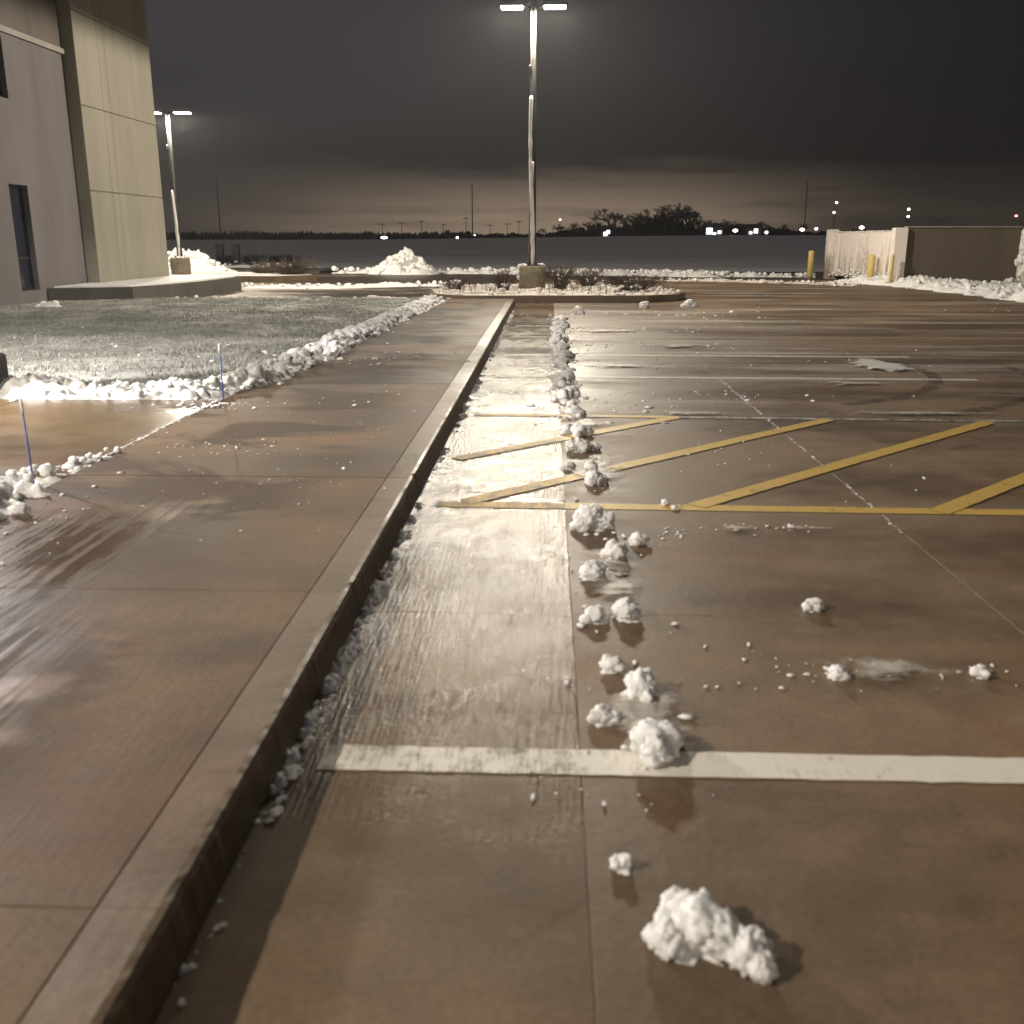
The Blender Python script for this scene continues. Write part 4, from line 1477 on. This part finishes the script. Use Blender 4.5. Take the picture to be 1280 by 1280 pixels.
TPROTO = []
for k, (H, sp) in enumerate(((8, 0.9), (9, 1.0), (7, 1.1))):
    tr, cr = tree_meshes(200 + k, H, sp)
    o = empty('bare_tree', (0, 0, 0), 'bare tree', 'tree', 'bare trees along the far field edge')
    tr.build('trunk', M_tree, o)
    cr.build('crown', M_tree, o)
    zmax = max(v[:, 2].max() for v in cr.v)
    TPROTO.append((o, zmax))
used = [False] * 3
TT = [(-2, 248, 2.2, 1), (2.5, 252, 3.2, 0), (6.2, 250, 3.6, 2), (9.5, 252, 3.6, 1), (12, 255, 4.0, 2), (15.0, 248, 6.6, 0), (18.0, 252, 4.8, 2), (20.5, 249, 5.6, 1), (23.5, 253, 5.4, 2), (26.0, 250, 6.4, 0), (28.5, 247, 7.4, 1), (31.0, 249, 7.8, 2), (33.2, 246, 7.0, 0), (36.5, 252, 4.6, 2), (39.5, 255, 3.9, 1), (43, 252, 4.0, 2), (47, 256, 3.6, 0), (52, 252, 3.5, 1), (57, 254, 3.0, 2), (62, 252, 2.9, 0)]
TL = ['leftmost small bare tree of the far row', 'low round tree just right of the tall light pole', 'low tree under the far lamp above the wood edge', 'low bushy tree between the light pole and the slender tree',
      'bare tree touching the slender tree on its left', 'slender bare tree standing above the hedge left of the tall wood', 'low tree touching the slender tree on its right', 'mid height tree in the saddle left of the tall wood',
      'mid height tree on the left shoulder of the tall wood', 'taller tree on the left flank of the tall wood', 'tall bare tree at the left of the highest crown', 'highest bare tree of the far wood', 'tall bare tree at the right end of the wood',
      'low tree beside the floodlit shed on its left', 'low tree right behind the floodlit shed', 'low tree behind the far lamp right of the shed', 'low tree behind the small house with two lit windows', 'low tree between the small lit house and the bollard lamps', 'third last low tree before the enclosure', 'rightmost small bare tree before the enclosure']
for i, (x, y, h, k) in enumerate(TT):
    pr0, zm = TPROTO[k]
    o = pr0 if not used[k] else copy_tree(pr0)
    used[k] = True
    o.location = (x, y, fz(x, y))
    s = h / zm
    o.scale = (s * 1.15, s * 1.15, s)
    o.rotation_euler = (0, 0, i * 1.7)
    o['label'] = TL[i]

# continuous undergrowth along the field edge
mb = MB()
rnd = random.Random(90)
for i in range(5200):
    x = rnd.uniform(-170, 170)
    y = 256 + rnd.uniform(-3, 5)
    wood = max(math.exp(-((x - 27) / 9.0) ** 2) * 3.6, math.exp(-((x - 14) / 8.0) ** 2) * 1.6, math.exp(-((x - 45) / 14.0) ** 2) * 1.3)
    top = 1.3 + 0.8 * noise.noise(Vector((x * 0.07, 0, 3))) + 0.5 * noise.noise(Vector((x * 0.4, 1, 3))) + wood + (0.7 if x < -20 else 0)
    h = max(0.5, top * rnd.uniform(0.55, 1.15))
    z = fz(x, y) - 0.2
    wv = rnd.uniform(0.25, 0.8)
    mb.addm([(x - wv, y, z), (x + wv, y + rnd.uniform(-0.4, 0.4), z), (x + rnd.gauss(0, 0.3), y + rnd.uniform(-.5, .5), z + h), (x - wv * 0.6, y + 0.3, z + h * 0.75)], [(0, 1, 2), (0, 2, 3)])
tag(mb.build('hedgerow', M_tree), 'dark continuous scrub along the far edge of the field', 'hedgerow', kind='stuff')


# far poles and lamps
def mast(x, y, z1, r, label, arms=0):
    o = empty('utility_pole', (x, y, fz(x, y)), label, 'utility pole')
    mb = MB(); H = z1 - fz(x, y)
    mb.tube([(0, 0, -0.3), (0, 0, H)], [r, r * 0.7], 6)
    mb.build('pole', M_pole, o)
    for k in range(arms):
        mb = MB(); mb.box(-0.9, 0.9, -0.08, 0.08, H - 0.5 - k * 1.1, H - 0.36 - k * 1.1)
        mb.build('crossarm', M_pole, o)


mast(-18.88, 250, 14.0, 0.17, 'tallest dark pole on the horizon left of the lamp pole')
mast(-20.6, 252, 6.2, 0.10, 'short thin pole just left of the tallest horizon pole', 1)
mast(-81.3, 250, 15.6, 0.15, 'tall faint pole on the horizon right of the building')
mast(61.5, 250, 14.4, 0.13, 'tall faint pole above the enclosure boards')
for i, (x, z) in enumerate(((-38, 5.2), (-33, 5.6), (-27.5, 4.8), (-11, 5.0), (-8.0, 5.6), (-15.5, 4.7), (-44, 5.0))):
    mast(x, 262 + i, z, 0.09, ['thin utility pole above the left far lamp', 'thin utility pole between the two left far lamps', 'low utility pole near the middle far lamp', 'low utility pole right of the tallest horizon pole', 'thin utility pole just left of the lamp pole', 'low thin pole close to the tallest horizon pole on its right', 'leftmost thin utility pole above the tall snow heap'][i], 1)


def far_lamp(x, y, z, s, label, mat=None, sx=1.0):
    b = fz(x, y)
    o = empty('street_lamp', (x, y, b), label, 'street lamp', 'lit lamps beyond the field')
    mb = MB(); mb.tube([(0, 0.1, -0.2), (0, 0.1, z - b)], 0.05, 5); mb.build('pole', M_pole, o)
    mb = MB(); mb.lathe([(s * 0.4, z - b - s * 0.8), (s, z - b - s * 0.3), (s, z - b + s * 0.3), (s * 0.4, z - b + s * 0.8)], n=10)
    g = mb.build('lamp_globe', mat or M_far, o, True)
    g.scale = (sx, 1, 1)


FL = [(-39.7, 244, 1.22, 0.34, 'lone wide far lamp above the snow heap', None, 2.4), (-22.1, 244, 1.25, 0.30, 'round far lamp left of the tallest horizon pole', None, 1), (-18.0, 245, 1.80, 0.18, 'tiny far lamp at the foot of the tallest horizon pole', None, 1), (2.49, 246, 5.34, 0.24, 'far lamp seen above the trees right of the lamp pole', None, 1),
      (43.2, 240, 2.8, 0.42, 'far lamp right of the floodlit shed', None, 1.4), (50.4, 240, 2.4, 0.38, 'far lamp right of the small lit house', None, 1), (58.6, 240, 3.0, 0.42, 'far lamp left of the enclosure boards', None, 1.3), (61.8, 240, 3.2, 0.36, 'far lamp just beside the left bollard top', None, 1),
      (67.07, 244, 9.1, 0.30, 'upper of the paired high lamps above the enclosure boards', None, 1), (66.8, 244.5, 6.9, 0.30, 'lower of the paired high lamps above the enclosure boards', None, 1), (73.4, 244, 3.5, 0.45, 'far lamp peeping over the enclosure boards', None, 1.3),
      (83.9, 244, 7.6, 0.32, 'upper of the paired high lamps above the brown wall', None, 1), (84.1, 244.5, 6.0, 0.32, 'lower of the paired high lamps above the brown wall', None, 1), (108.8, 244, 6.1, 0.34, 'reddish far lamp high above the right pier', M_farr, 1), (112.6, 244, 4.2, 0.5, 'bright far lamp over the bush at the right edge', None, 1.8)]
for a in FL: far_lamp(*a)


def house(x, y, wd, h, label, lit):
    b = fz(x, y)
    o = empty('house', (x, y, b), label, 'house')
    mb = MB(); mb.box(-wd / 2, wd / 2, 0, 4, -0.3, h); mb.build('wall', M_fwall, o)
    mb = MB()
    V = [(-wd / 2 - 0.2, -0.2, h), (wd / 2 + 0.2, -0.2, h), (wd / 2 + 0.2, 4.2, h), (-wd / 2 - 0.2, 4.2, h), (-wd / 2 - 0.2, 2, h + 0.9), (wd / 2 + 0.2, 2, h + 0.9)]
    mb.addm(V, [(0, 1, 5, 4), (2, 3, 4, 5), (0, 4, 3), (1, 2, 5), (3, 2, 1, 0)])
    mb.build('roof', M_fwall, o)
    for x0, x1, z0, z1 in lit:
        mb = MB(); mb.box(x0, x1, -0.06, -0.004, z0, z1); mb.build('window', M_fwin, o)


house(38.6, 242, 4.2, 1.9, 'floodlit shed front right of the tall wood', ((-1.8, -0.4, 0.3, 1.7), (-0.3, 0.5, 0.2, 0.7), (0.9, 1.7, 0.4, 1.1)))
house(48.0, 242, 3.2, 1.7, 'small house with two lit windows among the far lamps', ((-1.2, -0.5, 0.3, 0.9), (-0.1, 0.8, 0.5, 1.5)))
house(13.6, 242, 2.6, 1.5, 'small lit house below the slender bare tree', ((-0.9, 0.0, 0.1, 1.0), (-0.2, 0.6, 0.6, 1.4)))

# ------------------------------------------------------------------ night haze
m = bpy.data.materials.new('haze')
m.use_nodes = True
m.node_tree.nodes.clear()
vo = m.node_tree.nodes.new('ShaderNodeVolumePrincipled')
vo.inputs['Color'].default_value = (0.95, 0.95, 0.97, 1)
vo.inputs['Density'].default_value = 0.00048
vo.inputs['Anisotropy'].default_value = 0.5
ou = m.node_tree.nodes.new('ShaderNodeOutputMaterial')
m.node_tree.links.new(vo.outputs[0], ou.inputs['Volume'])
mb = MB()
mb.box(-510, 510, -65, 610, -1.4, 17)
o = mb.build('haze', m)
tag(o, 'thin night haze over the whole lot and field', 'haze', kind='stuff')
